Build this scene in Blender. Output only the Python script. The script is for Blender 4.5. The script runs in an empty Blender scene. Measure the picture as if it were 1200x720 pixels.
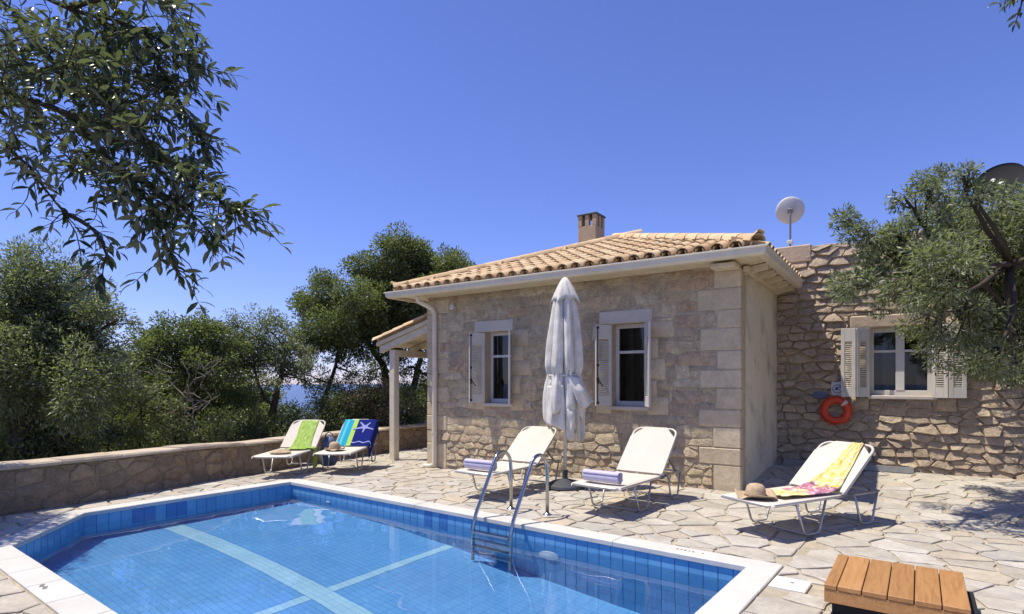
import bpy, math, random
import numpy as np
from mathutils import Vector, Matrix, Euler, noise

# ------------------------------------------------------------------ camera, sky, sun
scene = bpy.context.scene
YAW = math.radians(34.35)
CAM_H = 1.5
FPX = 673.0
cam_data = bpy.data.cameras.new("camera")
cam_data.sensor_fit = 'HORIZONTAL'
cam_data.sensor_width = 36.0
cam_data.lens = 36.0 * FPX / 1200.0
cam_data.shift_y = 89.0 / 1200.0
cam_data.clip_start = 0.05
cam_data.clip_end = 60000
cam = bpy.data.objects.new("camera", cam_data)
cam.location = (0, 0, CAM_H)
cam.rotation_euler = (math.radians(90), 0, YAW)
scene.collection.objects.link(cam)
scene.camera = cam

LIGHT = Vector((0.345, 0.222, -1.0)).normalized()      # the way the sunlight travels
SUN_EL = math.asin(-LIGHT.z)
world = bpy.data.worlds.new("World")
scene.world = world
world.use_nodes = True
wn = world.node_tree
bg = wn.nodes["Background"]
sky = wn.nodes.new("ShaderNodeTexSky")
sky.sky_type = 'NISHITA'
sky.sun_disc = False
sky.sun_elevation = SUN_EL
sky.sun_rotation = math.atan2(-LIGHT.x, -LIGHT.y)
sky.altitude = 60
sky.air_density = 1.0
sky.dust_density = 0.1
sky.ozone_density = 7.0
tint = wn.nodes.new("ShaderNodeMix"); tint.data_type = 'RGBA'; tint.blend_type = 'MULTIPLY'
tint.inputs[0].default_value = 1.0; tint.inputs[7].default_value = (1.05, 0.945, 1.37, 1)   # the photograph's violet white balance
wn.links.new(sky.outputs[0], tint.inputs[6]); wn.links.new(tint.outputs[2], bg.inputs[0])
bg.inputs[1].default_value = 0.110
sun_data = bpy.data.lights.new("sun", 'SUN')
sun_data.energy = 5.0
sun_data.angle = math.radians(0.53)
sun_data.color = (1.0, 0.93, 0.80)
sun = bpy.data.objects.new("sun", sun_data)
sun.rotation_euler = LIGHT.to_track_quat('-Z', 'Y').to_euler()
sun.location = (-8, -5, 20)
scene.collection.objects.link(sun)
scene.view_settings.view_transform = 'Standard'
scene.view_settings.look = 'None'
scene.view_settings.exposure = 0.26
scene.view_settings.gamma = 1.0
scene.view_settings.use_curve_mapping = False
scene.cycles.max_bounces = 10
scene.cycles.transparent_max_bounces = 12
scene.cycles.sample_clamp_indirect = 6.0

# ------------------------------------------------------------------ helpers
RGT = Vector((math.cos(YAW), math.sin(YAW), 0))
FWD = Vector((-math.sin(YAW), math.cos(YAW), 0))
def at(px, py, t):
    """world point that the photograph shows at px,py, t metres deep"""
    return RGT * ((px - 600) / FPX * t) + FWD * t + Vector((0, 0, CAM_H - (py - 449) / FPX * t))
def to_px(p):
    x = p[0] * RGT.x + p[1] * RGT.y
    z = p[0] * FWD.x + p[1] * FWD.y
    if z < 0.2:
        return None
    return 600 + FPX * x / z, 449 - FPX * (p[2] - CAM_H) / z, z
def sm(x):
    x = max(0.0, min(1.0, x))
    return x * x * (3 - 2 * x)
def ground_z(x, y):
    a = sm((-2.5 - x) / 5.2) * sm((y - 5.5) / 2.4)
    b = sm((-8.2 - x) / 1.6) * sm((y - 3.0) / 3.0)
    c = sm((y - 8.4) / 2.4) * sm((x + 3.0) / 1.0)
    return -0.12 * max(a, b) + 0.10 * c

class MB:
    def __init__(self):
        self.v = []; self.f = []
    def add(self, vs, fs):
        n = len(self.v)
        self.v += [tuple(p) for p in vs]
        self.f += [tuple(i + n for i in f) for f in fs]
        return self
    def box(self, x0, x1, y0, y1, z0, z1, m=None):
        vs = [(x0,y0,z0),(x1,y0,z0),(x1,y1,z0),(x0,y1,z0),(x0,y0,z1),(x1,y0,z1),(x1,y1,z1),(x0,y1,z1)]
        if m: vs = [m @ Vector(p) for p in vs]
        return self.add(vs, [(3,2,1,0),(4,5,6,7),(0,1,5,4),(1,2,6,5),(2,3,7,6),(3,0,4,7)])
    def bbox(self, x0, x1, y0, y1, z0, z1, b=0.006, m=None):
        """box with chamfered edges"""
        vs = []
        for sx in (0, 1):
            for sy in (0, 1):
                for sz in (0, 1):
                    X = (x0, x1)[sx]; Y = (y0, y1)[sy]; Z = (z0, z1)[sz]
                    dx = b * (1 - 2 * sx); dy = b * (1 - 2 * sy); dz = b * (1 - 2 * sz)
                    vs += [(X, Y + dy, Z + dz), (X + dx, Y, Z + dz), (X + dx, Y + dy, Z)]
        if m: vs = [m @ Vector(p) for p in vs]
        def i(sx, sy, sz, k): return ((sx * 2 + sy) * 2 + sz) * 3 + k
        fs = []
        for s in (0, 1):
            q = [i(s,0,0,0), i(s,1,0,0), i(s,1,1,0), i(s,0,1,0)]; fs.append(q if s else q[::-1])
            q = [i(0,s,0,1), i(1,s,0,1), i(1,s,1,1), i(0,s,1,1)]; fs.append(q[::-1] if s else q)
            q = [i(0,0,s,2), i(1,0,s,2), i(1,1,s,2), i(0,1,s,2)]; fs.append(q if s else q[::-1])
        for a in (0, 1):
            for c in (0, 1):
                fs.append((i(0,a,c,1), i(1,a,c,1), i(1,a,c,2), i(0,a,c,2)))
                fs.append((i(a,0,c,0), i(a,1,c,0), i(a,1,c,2), i(a,0,c,2)))
                fs.append((i(a,c,0,0), i(a,c,1,0), i(a,c,1,1), i(a,c,0,1)))
        for a in (0, 1):
            for c in (0, 1):
                for d in (0, 1):
                    fs.append((i(a,c,d,0), i(a,c,d,1), i(a,c,d,2)))
        return self.add(vs, fs)
    def tube(self, pts, r, n=8, cap=True):
        pts = [Vector(p) for p in pts]
        rs = r if isinstance(r, (list, tuple)) else [r] * len(pts)
        rings = []; prev = None
        for k, p in enumerate(pts):
            d = (pts[min(k + 1, len(pts) - 1)] - pts[max(k - 1, 0)])
            if d.length < 1e-9: d = Vector((0, 0, 1))
            d.normalize()
            if prev is None:
                a = Vector((0, 0, 1)) if abs(d.z) < 0.9 else Vector((1, 0, 0))
                u = d.cross(a).normalized()
            else:
                u = (prev - d * prev.dot(d))
                u = u.normalized() if u.length > 1e-6 else d.cross(Vector((1, 0, 0))).normalized()
            prev = u
            w = d.cross(u)
            rings.append([p + (u * math.cos(2*math.pi*j/n) + w * math.sin(2*math.pi*j/n)) * rs[k] for j in range(n)])
        vs = [q for ring in rings for q in ring]; fs = []
        for k in range(len(rings) - 1):
            for j in range(n):
                fs.append((k*n+j, k*n+(j+1)%n, (k+1)*n+(j+1)%n, (k+1)*n+j))
        if cap:
            fs.append(tuple(range(n))[::-1]); fs.append(tuple((len(rings)-1)*n + j for j in range(n)))
        return self.add(vs, fs)
    def lathe(self, prof, c=(0,0,0), n=24, wob=None):
        vs = []; fs = []
        for k, (r, z) in enumerate(prof):
            for j in range(n):
                a = 2*math.pi*j/n
                rr, zz = (r, z) if wob is None else wob(r, z, a, k)
                vs.append((c[0] + rr*math.cos(a), c[1] + rr*math.sin(a), c[2] + zz))
        for k in range(len(prof) - 1):
            for j in range(n):
                fs.append((k*n+j, k*n+(j+1)%n, (k+1)*n+(j+1)%n, (k+1)*n+j))
        return self.add(vs, fs)
    def prism(self, poly, mapf, h0, h1):
        n = len(poly)
        vs = [mapf(u, v, h0) for u, v in poly] + [mapf(u, v, h1) for u, v in poly]
        fs = [tuple(range(n))[::-1], tuple(range(n, 2*n))] + [(k, (k+1)%n, n+(k+1)%n, n+k) for k in range(n)]
        return self.add(vs, fs)
    def sweep(self, prof, path, closed_prof=True):
        """profile (out, up) carried along a horizontal path with mitred corners; out is to the right of travel"""
        P = [Vector(p) for p in path]; rings = []
        for k, p in enumerate(P):
            d0 = (P[k] - P[k-1]).normalized() if k > 0 else None
            d1 = (P[k+1] - P[k]).normalized() if k < len(P)-1 else None
            n0 = Vector((d0.y, -d0.x, 0)) if d0 else None
            n1 = Vector((d1.y, -d1.x, 0)) if d1 else None
            if n0 and n1:
                m = (n0 + n1); m = m / m.dot(n0)
            else:
                m = n0 or n1
            rings.append([p + m * o + Vector((0, 0, u)) for o, u in prof])
        n = len(prof)
        vs = [q for r_ in rings for q in r_]; fs = []
        for k in range(len(rings)-1):
            for j in range(n if closed_prof else n-1):
                fs.append((k*n+j, k*n+(j+1)%n, (k+1)*n+(j+1)%n, (k+1)*n+j))
        if closed_prof:
            fs.append(tuple(range(n))[::-1]); fs.append(tuple((len(rings)-1)*n+j for j in range(n)))
        return self.add(vs, fs)

COL = scene.collection
def obj(name, mb, mat, parent=None, smooth=False, world=True, mesh=None):
    """one mesh object; vertices of `mb` are world coordinates unless world=False (then the parent's own)"""
    if mesh is None:
        mesh = bpy.data.meshes.new(name)
        vs = mb.v
        if parent is not None and world:
            o = wloc(parent)
            vs = [(p[0]-o[0], p[1]-o[1], p[2]-o[2]) for p in vs]
        mesh.from_pydata(vs, [], mb.f)
        if smooth is True:
            mesh.polygons.foreach_set("use_smooth", [True] * len(mesh.polygons))
        elif smooth:
            mesh.polygons.foreach_set("use_smooth", [True] * len(mesh.polygons))
            mesh.set_sharp_from_angle(angle=math.radians(smooth))
        if mat: mesh.materials.append(mat)
    o = bpy.data.objects.new(name, mesh)
    COL.objects.link(o)
    if parent is not None: o.parent = parent
    return o
def wloc(o):
    x = Vector((0, 0, 0))
    while o is not None:
        x = x + o.location; o = o.parent
    return x
def tag(o, label, cat, group=None):
    o["label"] = label; o["category"] = cat
    if group: o["group"] = group
    return o
def thing(name, label, cat, loc=(0, 0, 0), rotz=0.0, group=None):
    o = bpy.data.objects.new(name, None)
    o.empty_display_size = 0.2
    COL.objects.link(o)
    o.location = loc; o.rotation_euler = (0, 0, rotz)
    return tag(o, label, cat, group)
def structure(o):
    o["kind"] = "structure"; return o
def stuff(o):
    o["kind"] = "stuff"; return o
def copy_tree(o, parent=None):
    c = o.copy(); COL.objects.link(c); c.parent = parent
    for ch in list(o.children): copy_tree(ch, c)
    return c

# ------------------------------------------------------------------ materials
def S(r, g, b):
    f = lambda c: (c/255/12.92) if c/255 <= 0.04045 else ((c/255+0.055)/1.055)**2.4
    return (f(r), f(g), f(b))
def new_mat(name):
    m = bpy.data.materials.new(name); m.use_nodes = True
    nt = m.node_tree
    return m, nt, nt.nodes["Principled BSDF"]
def rand_node(nt):
    """a random number for each object and each loose piece of a mesh"""
    oi = nt.nodes.new("ShaderNodeObjectInfo"); ge = nt.nodes.new("ShaderNodeNewGeometry")
    ad = nt.nodes.new("ShaderNodeMath"); ad.operation = 'ADD'
    fr = nt.nodes.new("ShaderNodeMath"); fr.operation = 'FRACT'
    nt.links.new(oi.outputs["Random"], ad.inputs[0]); nt.links.new(ge.outputs["Random Per Island"], ad.inputs[1])
    nt.links.new(ad.outputs[0], fr.inputs[0])
    return fr.outputs[0]
def ramp(nt, cols, fac=None, interp='LINEAR', pos=None):
    r = nt.nodes.new("ShaderNodeValToRGB"); cr = r.color_ramp; cr.interpolation = interp
    if len(cols) == 1: cols = [cols[0], cols[0]]
    while len(cr.elements) < len(cols): cr.elements.new(0.5)
    for k, c in enumerate(cols):
        cr.elements[k].position = pos[k] if pos else (k / max(1, len(cols)-1) if interp == 'LINEAR' else k / len(cols))
        cr.elements[k].color = (c[0], c[1], c[2], 1)
    if fac is not None: nt.links.new(fac, r.inputs[0])
    return r.outputs[0]
def nz(nt, scale, detail=4, rough=0.6, vec=None, dist=0.0):
    n = nt.nodes.new("ShaderNodeTexNoise")
    n.inputs["Scale"].default_value = scale; n.inputs["Detail"].default_value = detail
    n.inputs["Roughness"].default_value = rough; n.inputs["Distortion"].default_value = dist
    if vec is None:
        tc = nt.nodes.new("ShaderNodeNewGeometry"); vec = tc.outputs["Position"]
    nt.links.new(vec, n.inputs["Vector"])
    return n.outputs[0]
def mixc(nt, a, b, fac, mode='MIX'):
    m = nt.nodes.new("ShaderNodeMix"); m.data_type = 'RGBA'; m.blend_type = mode; m.clamp_factor = True
    for k, x in ((0, fac), (6, a), (7, b)):
        if isinstance(x, (int, float)): m.inputs[k].default_value = x
        elif isinstance(x, tuple): m.inputs[k].default_value = (x[0], x[1], x[2], 1)
        else: nt.links.new(x, m.inputs[k])
    return m.outputs[2]
def mrange(nt, x, a, b, c, d):
    m = nt.nodes.new("ShaderNodeMapRange"); m.clamp = True
    for k, q in enumerate((a, b, c, d)): m.inputs[k+1].default_value = q
    nt.links.new(x, m.inputs[0]); return m.outputs[0]
def bump(nt, bsdf, h, strength, dist=0.02):
    b = nt.nodes.new("ShaderNodeBump"); b.inputs["Strength"].default_value = strength; b.inputs["Distance"].default_value = dist
    nt.links.new(h, b.inputs["Height"]); nt.links.new(b.outputs[0], bsdf.inputs["Normal"])
def stone_mat(name, cols, n1=3.0, n2=22.0, var=0.35, rough=0.9, bstr=0.5, bdist=0.02, stain=None, spec=0.25, stain_scale=1.3, stain_amt=0.6):
    m, nt, b = new_mat(name)
    base = ramp(nt, cols, rand_node(nt))
    a = nz(nt, n1, 5); c = nz(nt, n2, 6, 0.7)
    base = mixc(nt, base, ramp(nt, [(0.45,0.45,0.45),(1.45,1.42,1.36)], mrange(nt, a, 0.25, 0.75, 0, 1)), var, 'MULTIPLY')
    base = mixc(nt, base, ramp(nt, [(0.5,0.48,0.45),(1.35,1.33,1.3)], mrange(nt, c, 0.3, 0.7, 0, 1)), var*0.8, 'MULTIPLY')
    if stain:
        s = nz(nt, stain_scale, 6, 0.65, dist=0.4)
        base = mixc(nt, base, stain, mrange(nt, s, 0.52, 0.72, 0, stain_amt))
    nt.links.new(base, b.inputs["Base Color"])
    b.inputs["Roughness"].default_value = rough; b.inputs["Specular IOR Level"].default_value = spec
    h = nt.nodes.new("ShaderNodeMath"); h.operation = 'ADD'; nt.links.new(a, h.inputs[0]); nt.links.new(c, h.inputs[1])
    if bstr: bump(nt, b, h.outputs[0], bstr, bdist)
    return m
def paint(name, col, rough=0.5, metal=0.0, var=0.12, scale=4.0, spec=0.5, bstr=0.0):
    m, nt, b = new_mat(name)
    a = nz(nt, scale, 6, 0.7)
    lo = tuple(c*(1-var*1.6) for c in col); hi = tuple(min(1, c*(1+var*0.7)) for c in col)
    nt.links.new(ramp(nt, [lo, hi], mrange(nt, a, 0.28, 0.68, 0, 1)), b.inputs["Base Color"])
    b.inputs["Roughness"].default_value = rough; b.inputs["Metallic"].default_value = metal
    b.inputs["Specular IOR Level"].default_value = spec
    if bstr: bump(nt, b, nz(nt, 60, 4), bstr, 0.004)
    return m

M = {}
M['stone_house'] = stone_mat('stone_house', [(0.57,0.46,0.30),(0.68,0.57,0.395),(0.49,0.41,0.29),(0.66,0.545,0.365),(0.46,0.39,0.295),(0.70,0.60,0.435),(0.60,0.43,0.285),(0.55,0.475,0.36)], n1=10, n2=42, var=0.62, stain=(0.25,0.205,0.15), bstr=1.0, bdist=0.035, stain_scale=4.5, stain_amt=0.6)
M['quoin'] = stone_mat('quoin', [(0.57,0.465,0.315),(0.61,0.515,0.365),(0.53,0.435,0.295),(0.59,0.485,0.335)], var=0.32, n1=5, stain=(0.38,0.305,0.22), stain_amt=0.45, bstr=0.45, stain_scale=2.5)
M['mortar'] = stone_mat('mortar', [(0.55,0.45,0.32)], var=0.45, n1=6, n2=30, bstr=0.7, stain=(0.34,0.27,0.19), stain_scale=3.0)
M['stone_old'] = stone_mat('stone_old', [(0.53,0.425,0.295),(0.60,0.49,0.355),(0.47,0.38,0.275),(0.61,0.49,0.36),(0.45,0.365,0.27),(0.57,0.45,0.315)], n1=11, n2=40, var=0.5, stain=(0.28,0.225,0.17), bstr=0.9, bdist=0.035, stain_scale=3.0)
M['mortar_old'] = stone_mat('mortar_old', [(0.60,0.49,0.36)], n1=11, n2=36, var=0.5, bstr=0.9, bdist=0.04, stain=(0.31,0.25,0.185), stain_scale=3.0)
M['stone_garden'] = stone_mat('stone_garden', [(0.42,0.31,0.195),(0.36,0.27,0.18),(0.48,0.37,0.235),(0.33,0.255,0.175),(0.47,0.33,0.19)], n1=8, n2=30, var=0.5, stain=(0.12,0.10,0.075), bstr=1.0, bdist=0.04, stain_scale=3.0)
M['mortar_garden'] = stone_mat('mortar_garden', [(0.34,0.265,0.175)], n1=9, n2=30, var=0.5, bstr=1.0, bdist=0.04)
M['garden_cap'] = stone_mat('garden_cap', [(0.48,0.40,0.30),(0.55,0.46,0.35),(0.43,0.36,0.27)], stain=(0.22,0.19,0.14), bstr=0.5)
M['flag'] = stone_mat('flag', [(0.44,0.405,0.34),(0.50,0.47,0.415),(0.40,0.365,0.305),(0.52,0.49,0.44),(0.45,0.40,0.325),(0.47,0.445,0.40),(0.48,0.415,0.32),(0.41,0.395,0.35)], n1=4.0, n2=22, var=0.38, rough=0.75, bstr=0.5, stain=(0.30,0.26,0.20), stain_scale=2.2, stain_amt=0.6)
M['joint'] = stone_mat('joint', [(0.44,0.385,0.295)], var=0.45, n1=5, bstr=0.6, stain=(0.19,0.16,0.115), stain_scale=0.9)
M['coping'] = stone_mat('coping', [(0.58,0.56,0.51),(0.61,0.59,0.54),(0.55,0.53,0.48)], n1=2.5, n2=18, var=0.14, rough=0.55, bstr=0.12, stain=(0.42,0.39,0.33), stain_amt=0.4)
M['tile_roof'] = stone_mat('tile_roof', [(0.58,0.43,0.245),(0.65,0.50,0.30),(0.54,0.37,0.20),(0.68,0.54,0.34),(0.60,0.45,0.27),(0.62,0.43,0.24)], n1=5, n2=30, var=0.3, rough=0.8, bstr=0.3, stain=(0.30,0.23,0.17), stain_scale=3.0, stain_amt=0.45)
M['plaster'] = stone_mat('plaster', [(0.74,0.66,0.49)], n1=0.9, n2=9, var=0.16, rough=0.9, bstr=0.15, stain=(0.30,0.27,0.21), stain_scale=1.5, stain_amt=0.85)
M['cream'] = paint('cream', (0.70,0.63,0.49), 0.45, var=0.08)
M['cream_wood'] = paint('cream_wood', (0.66,0.57,0.41), 0.6, var=0.12, scale=9)
M['frame_white'] = paint('frame_white', (0.62,0.60,0.56), 0.5, var=0.06)
M['shutter'] = paint('shutter', (0.58,0.55,0.49), 0.55, var=0.08)
M['black_iron'] = paint('black_iron', (0.02,0.02,0.022), 0.55, var=0.2)
M['lintel'] = stone_mat('lintel', [(0.55,0.50,0.44)], var=0.2, bstr=0.3)
M['lintel_warm'] = stone_mat('lintel_warm', [(0.48,0.38,0.28)], var=0.3, bstr=0.5)
M['alu'] = paint('alu', (0.48,0.47,0.45), 0.42, metal=0.7, var=0.08)
M['steel'] = paint('steel', (0.42,0.42,0.42), 0.2, metal=1.0, var=0.05)
M['sling'] = paint('sling', (0.60,0.55,0.47), 0.8, var=0.05, scale=3, spec=0.2, bstr=0.1)
M['grey_plastic'] = paint('grey_plastic', (0.10,0.10,0.11), 0.5)
M['canvas'] = paint('canvas', (0.68,0.645,0.57), 0.9, var=0.18, scale=5, spec=0.15, bstr=0.15)
M['lavender'] = paint('lavender', (0.52,0.48,0.60), 0.95, var=0.1, scale=14, spec=0.1, bstr=0.6)
M['straw'] = paint('straw', (0.50,0.375,0.24), 0.85, var=0.25, scale=40, spec=0.2, bstr=0.5)
M['dark_base'] = paint('dark_base', (0.045,0.05,0.06), 0.6, var=0.2)
M['dish_white'] = paint('dish_white', (0.58,0.58,0.58), 0.5, var=0.1)
M['dish_dark'] = paint('dish_dark', (0.012,0.012,0.014), 0.9, var=0.2)
M['grey_metal'] = paint('grey_metal', (0.22,0.22,0.23), 0.5, metal=0.4, var=0.15)
M['channel'] = paint('channel', (0.30,0.30,0.29), 0.6, var=0.15)
M['ring'] = paint('ring', (0.62,0.055,0.012), 0.5, var=0.15)
M['rope'] = paint('rope', (0.6,0.55,0.45), 0.9)
M['sign_white'] = paint('sign_white', (0.55,0.55,0.56), 0.5, var=0.05)
M['sign_blue'] = paint('sign_blue', (0.02,0.04,0.22), 0.5, var=0.1)
M['room'] = paint('room', (0.16,0.14,0.12), 0.9)
M['curtain'] = paint('curtain', (0.6,0.58,0.54), 0.9)
M['concrete'] = stone_mat('concrete', [(0.40,0.37,0.32)], var=0.2, bstr=0.3)
M['chimney'] = stone_mat('chimney', [(0.42,0.32,0.22)], n1=4, var=0.3, bstr=0.3, stain=(0.25,0.19,0.14))
M['deck_mark'] = paint('deck_mark', (0.22,0.21,0.20), 0.8)
M['skimmer'] = paint('skimmer', (0.74,0.72,0.66), 0.4, var=0.05)
M['white_plastic'] = paint('white_plastic', (0.66,0.68,0.68), 0.35, var=0.05)

def wood_mat():
    m, nt, b = new_mat('stained_wood')
    tc = nt.nodes.new("ShaderNodeTexCoord"); mp = nt.nodes.new("ShaderNodeMapping")
    mp.inputs["Scale"].default_value = (14, 1.2, 14)
    nt.links.new(tc.outputs["Object"], mp.inputs[0])
    a = nz(nt, 2.2, 6, 0.65, mp.outputs[0], 1.2)
    base = ramp(nt, [(0.30,0.14,0.045),(0.41,0.21,0.075),(0.47,0.25,0.10)], mrange(nt, a, 0.28, 0.72, 0, 1))
    base = mixc(nt, base, ramp(nt, [(0.82,0.8,0.78),(1.1,1.1,1.1)], rand_node(nt)), 0.8, 'MULTIPLY')
    nt.links.new(base, b.inputs["Base Color"]); b.inputs["Roughness"].default_value = 0.55
    bump(nt, b, a, 0.25, 0.004)
    return m
M['wood'] = wood_mat()

def pool_tile(name, cols):
    m, nt, b = new_mat(name)
    base = ramp(nt, cols, rand_node(nt))
    base = mixc(nt, base, ramp(nt, [(0.85,0.87,0.9),(1.1,1.1,1.08)], mrange(nt, nz(nt, 3.0, 4), 0.3, 0.7, 0, 1)), 0.8, 'MULTIPLY')
    nt.links.new(base, b.inputs["Base Color"]); b.inputs["Roughness"].default_value = 0.18
    return m
M['pool_blue'] = pool_tile('pool_blue', [(0.13,0.33,0.56),(0.15,0.37,0.60),(0.115,0.305,0.53),(0.165,0.39,0.62)])
M['pool_dark'] = pool_tile('pool_dark', [(0.06,0.175,0.43),(0.07,0.20,0.46)])
M['grout'] = paint('grout', (0.10,0.24,0.40), 0.8, var=0.1)

def floor_tiles(name, c0, c1, mort):
    m, nt, b = new_mat(name)
    tc = nt.nodes.new("ShaderNodeTexCoord")
    br = nt.nodes.new("ShaderNodeTexBrick")
    br.inputs["Scale"].default_value = 1.0
    br.inputs["Brick Width"].default_value = 0.125; br.inputs["Row Height"].default_value = 0.0625
    br.inputs["Mortar Size"].default_value = 0.004; br.inputs["Bias"].default_value = 0.0
    br.offset = 0.0
    br.inputs["Color1"].default_value = (*c0, 1); br.inputs["Color2"].default_value = (*c1, 1); br.inputs["Mortar"].default_value = (*mort, 1)
    nt.links.new(tc.outputs["Object"], br.inputs["Vector"])
    base = mixc(nt, br.outputs[0], ramp(nt, [(0.88,0.9,0.92),(1.08,1.08,1.06)], mrange(nt, nz(nt, 1.5, 5), 0.3, 0.7, 0, 1)), 0.9, 'MULTIPLY')
    nt.links.new(base, b.inputs["Base Color"]); b.inputs["Roughness"].default_value = 0.3
    return m
M['pool_floor'] = floor_tiles('pool_floor', (0.13,0.37,0.68), (0.15,0.40,0.71), (0.09,0.28,0.56))
M['pool_stripe'] = floor_tiles('pool_stripe', (0.36,0.62,0.74), (0.39,0.66,0.78), (0.27,0.52,0.65))

def water_mat():
    m = bpy.data.materials.new('water'); m.use_nodes = True
    nt = m.node_tree; nt.nodes.clear()
    out = nt.nodes.new("ShaderNodeOutputMaterial"); g = nt.nodes.new("ShaderNodeBsdfGlass")
    g.inputs["IOR"].default_value = 1.333; g.inputs["Roughness"].default_value = 0.0
    g.inputs["Color"].default_value = (0.97, 0.985, 1, 1)
    nt.links.new(g.outputs[0], out.inputs[0])
    return m
M['water'] = water_mat()
def glass_mat():
    m = bpy.data.materials.new('window_glass'); m.use_nodes = True
    nt = m.node_tree; nt.nodes.clear()
    out = nt.nodes.new("ShaderNodeOutputMaterial"); t = nt.nodes.new("ShaderNodeBsdfTransparent"); g = nt.nodes.new("ShaderNodeBsdfGlossy")
    g.inputs["Roughness"].default_value = 0.02; t.inputs["Color"].default_value = (0.55, 0.58, 0.57, 1)
    fr = nt.nodes.new("ShaderNodeFresnel"); fr.inputs[0].default_value = 1.5
    mx = nt.nodes.new("ShaderNodeMixShader")
    nt.links.new(fr.outputs[0], mx.inputs[0]); nt.links.new(t.outputs[0], mx.inputs[1]); nt.links.new(g.outputs[0], mx.inputs[2])
    nt.links.new(mx.outputs[0], out.inputs[0])
    return m
M['glass'] = glass_mat()

def leaf_mat(name, top, under, rough=0.45, trans=0.25):
    m, nt, b = new_mat(name)
    oi = rand_node(nt)
    ge = nt.nodes.new("ShaderNodeNewGeometry")
    t = ramp(nt, [tuple(c*0.62 for c in top), top, tuple(c*1.5 for c in top)], oi)
    t = mixc(nt, t, ramp(nt, [(0.62,0.66,0.62),(1.0,1.0,1.0),(1.45,1.32,1.0)], mrange(nt, nz(nt, 1.6, 3, 0.6), 0.3, 0.7, 0, 1)), 0.9, 'MULTIPLY')
    c = mixc(nt, t, under, ge.outputs["Backfacing"])
    nt.links.new(c, b.inputs["Base Color"]); b.inputs["Roughness"].default_value = rough
    b.inputs["Specular IOR Level"].default_value = 0.45
    tr = nt.nodes.new("ShaderNodeBsdfTranslucent"); mx = nt.nodes.new("ShaderNodeMixShader"); mx.inputs[0].default_value = trans
    nt.links.new(mixc(nt, c, (1.0, 1.15, 0.5), 1.0, 'MULTIPLY'), tr.inputs[0])
    nt.links.new(b.outputs[0], mx.inputs[1]); nt.links.new(tr.outputs[0], mx.inputs[2])
    nt.links.new(mx.outputs[0], nt.nodes["Material Output"].inputs[0])
    return m
M['olive'] = leaf_mat('olive', (0.15,0.168,0.082), (0.27,0.29,0.21), 0.42, 0.5)
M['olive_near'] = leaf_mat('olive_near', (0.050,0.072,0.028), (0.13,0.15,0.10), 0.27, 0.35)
M['oak'] = leaf_mat('oak', (0.135,0.160,0.060), (0.19,0.21,0.11), 0.42, 0.5)
M['shrub'] = leaf_mat('shrub', (0.165,0.185,0.068), (0.21,0.23,0.12), 0.5, 0.35)
M['dry'] = leaf_mat('dry', (0.16,0.13,0.075), (0.2,0.17,0.11))
M['bark'] = stone_mat('bark', [(0.085,0.068,0.052),(0.065,0.053,0.042)], n1=6, n2=40, var=0.5, bstr=0.9)
M['bark_pale'] = stone_mat('bark_pale', [(0.26,0.23,0.20)], n1=6, n2=40, var=0.4, bstr=0.6)

def nn(x, y, z=0.0): return noise.noise(Vector((x, y, z)))

# ------------------------------------------------------------------ 2D polygon tools
def clip(poly, nx, ny, c):
    out = []
    n = len(poly)
    for k in range(n):
        a = poly[k]; b = poly[(k+1) % n]
        da = nx*a[0] + ny*a[1] - c; db = nx*b[0] + ny*b[1] - c
        if da <= 0: out.append(a)
        if (da < 0 < db) or (db < 0 < da):
            t = da / (da - db)
            out.append((a[0] + (b[0]-a[0])*t, a[1] + (b[1]-a[1])*t))
    return out
def area(poly):
    return 0.5 * sum(poly[k][0]*poly[(k+1) % len(poly)][1] - poly[(k+1) % len(poly)][0]*poly[k][1] for k in range(len(poly)))
def inset(poly, d):
    if area(poly) < 0: poly = poly[::-1]
    out = poly
    n = len(poly)
    for k in range(n):
        a = poly[k]; b = poly[(k+1) % n]
        ex, ey = b[0]-a[0], b[1]-a[1]; L = math.hypot(ex, ey)
        if L < 1e-5: continue
        nx, ny = ey/L, -ex/L
        out = clip(out, nx, ny, nx*a[0] + ny*a[1] - d)
        if len(out) < 3: return []
    return out
def clean(poly, eps=0.012):
    out = []
    for p in poly:
        if not out or math.hypot(p[0]-out[-1][0], p[1]-out[-1][1]) > eps: out.append(p)
    if len(out) > 1 and math.hypot(out[0][0]-out[-1][0], out[0][1]-out[-1][1]) <= eps: out.pop()
    return out
def chaikin(poly, q=0.22):
    out = []
    n = len(poly)
    for k in range(n):
        a = poly[k]; b = poly[(k+1) % n]
        out.append((a[0]+(b[0]-a[0])*q, a[1]+(b[1]-a[1])*q)); out.append((a[0]+(b[0]-a[0])*(1-q), a[1]+(b[1]-a[1])*(1-q)))
    return out
def voronoi(pts, R, aniso=1.0):
    """cells of pts; aniso > 1 makes v count more (flat, wide cells)"""
    g = {}
    for i, p in enumerate(pts): g.setdefault((int(p[0]//R), int(p[1]*aniso//R)), []).append(i)
    cells = []
    for i, p in enumerate(pts):
        px, py = p[0], p[1]*aniso
        poly = [(px-R, py-R), (px+R, py-R), (px+R, py+R), (px-R, py+R)]
        gx, gy = int(px//R), int(py//R)
        cand = []
        for a in range(gx-2, gx+3):
            for b in range(gy-2, gy+3):
                for j in g.get((a, b), ()):
                    if j != i:
                        qx, qy = pts[j][0], pts[j][1]*aniso
                        cand.append(((qx-px)**2 + (qy-py)**2, qx, qy))
        cand.sort()
        for d2, qx, qy in cand:
            if d2 > 4*R*R*2: break
            poly = clip(poly, qx-px, qy-py, (qx*qx+qy*qy-px*px-py*py)/2)
            if len(poly) < 3: break
        cells.append([(a, b/aniso) for a, b in poly] if len(poly) >= 3 else [])
    return cells
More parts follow.
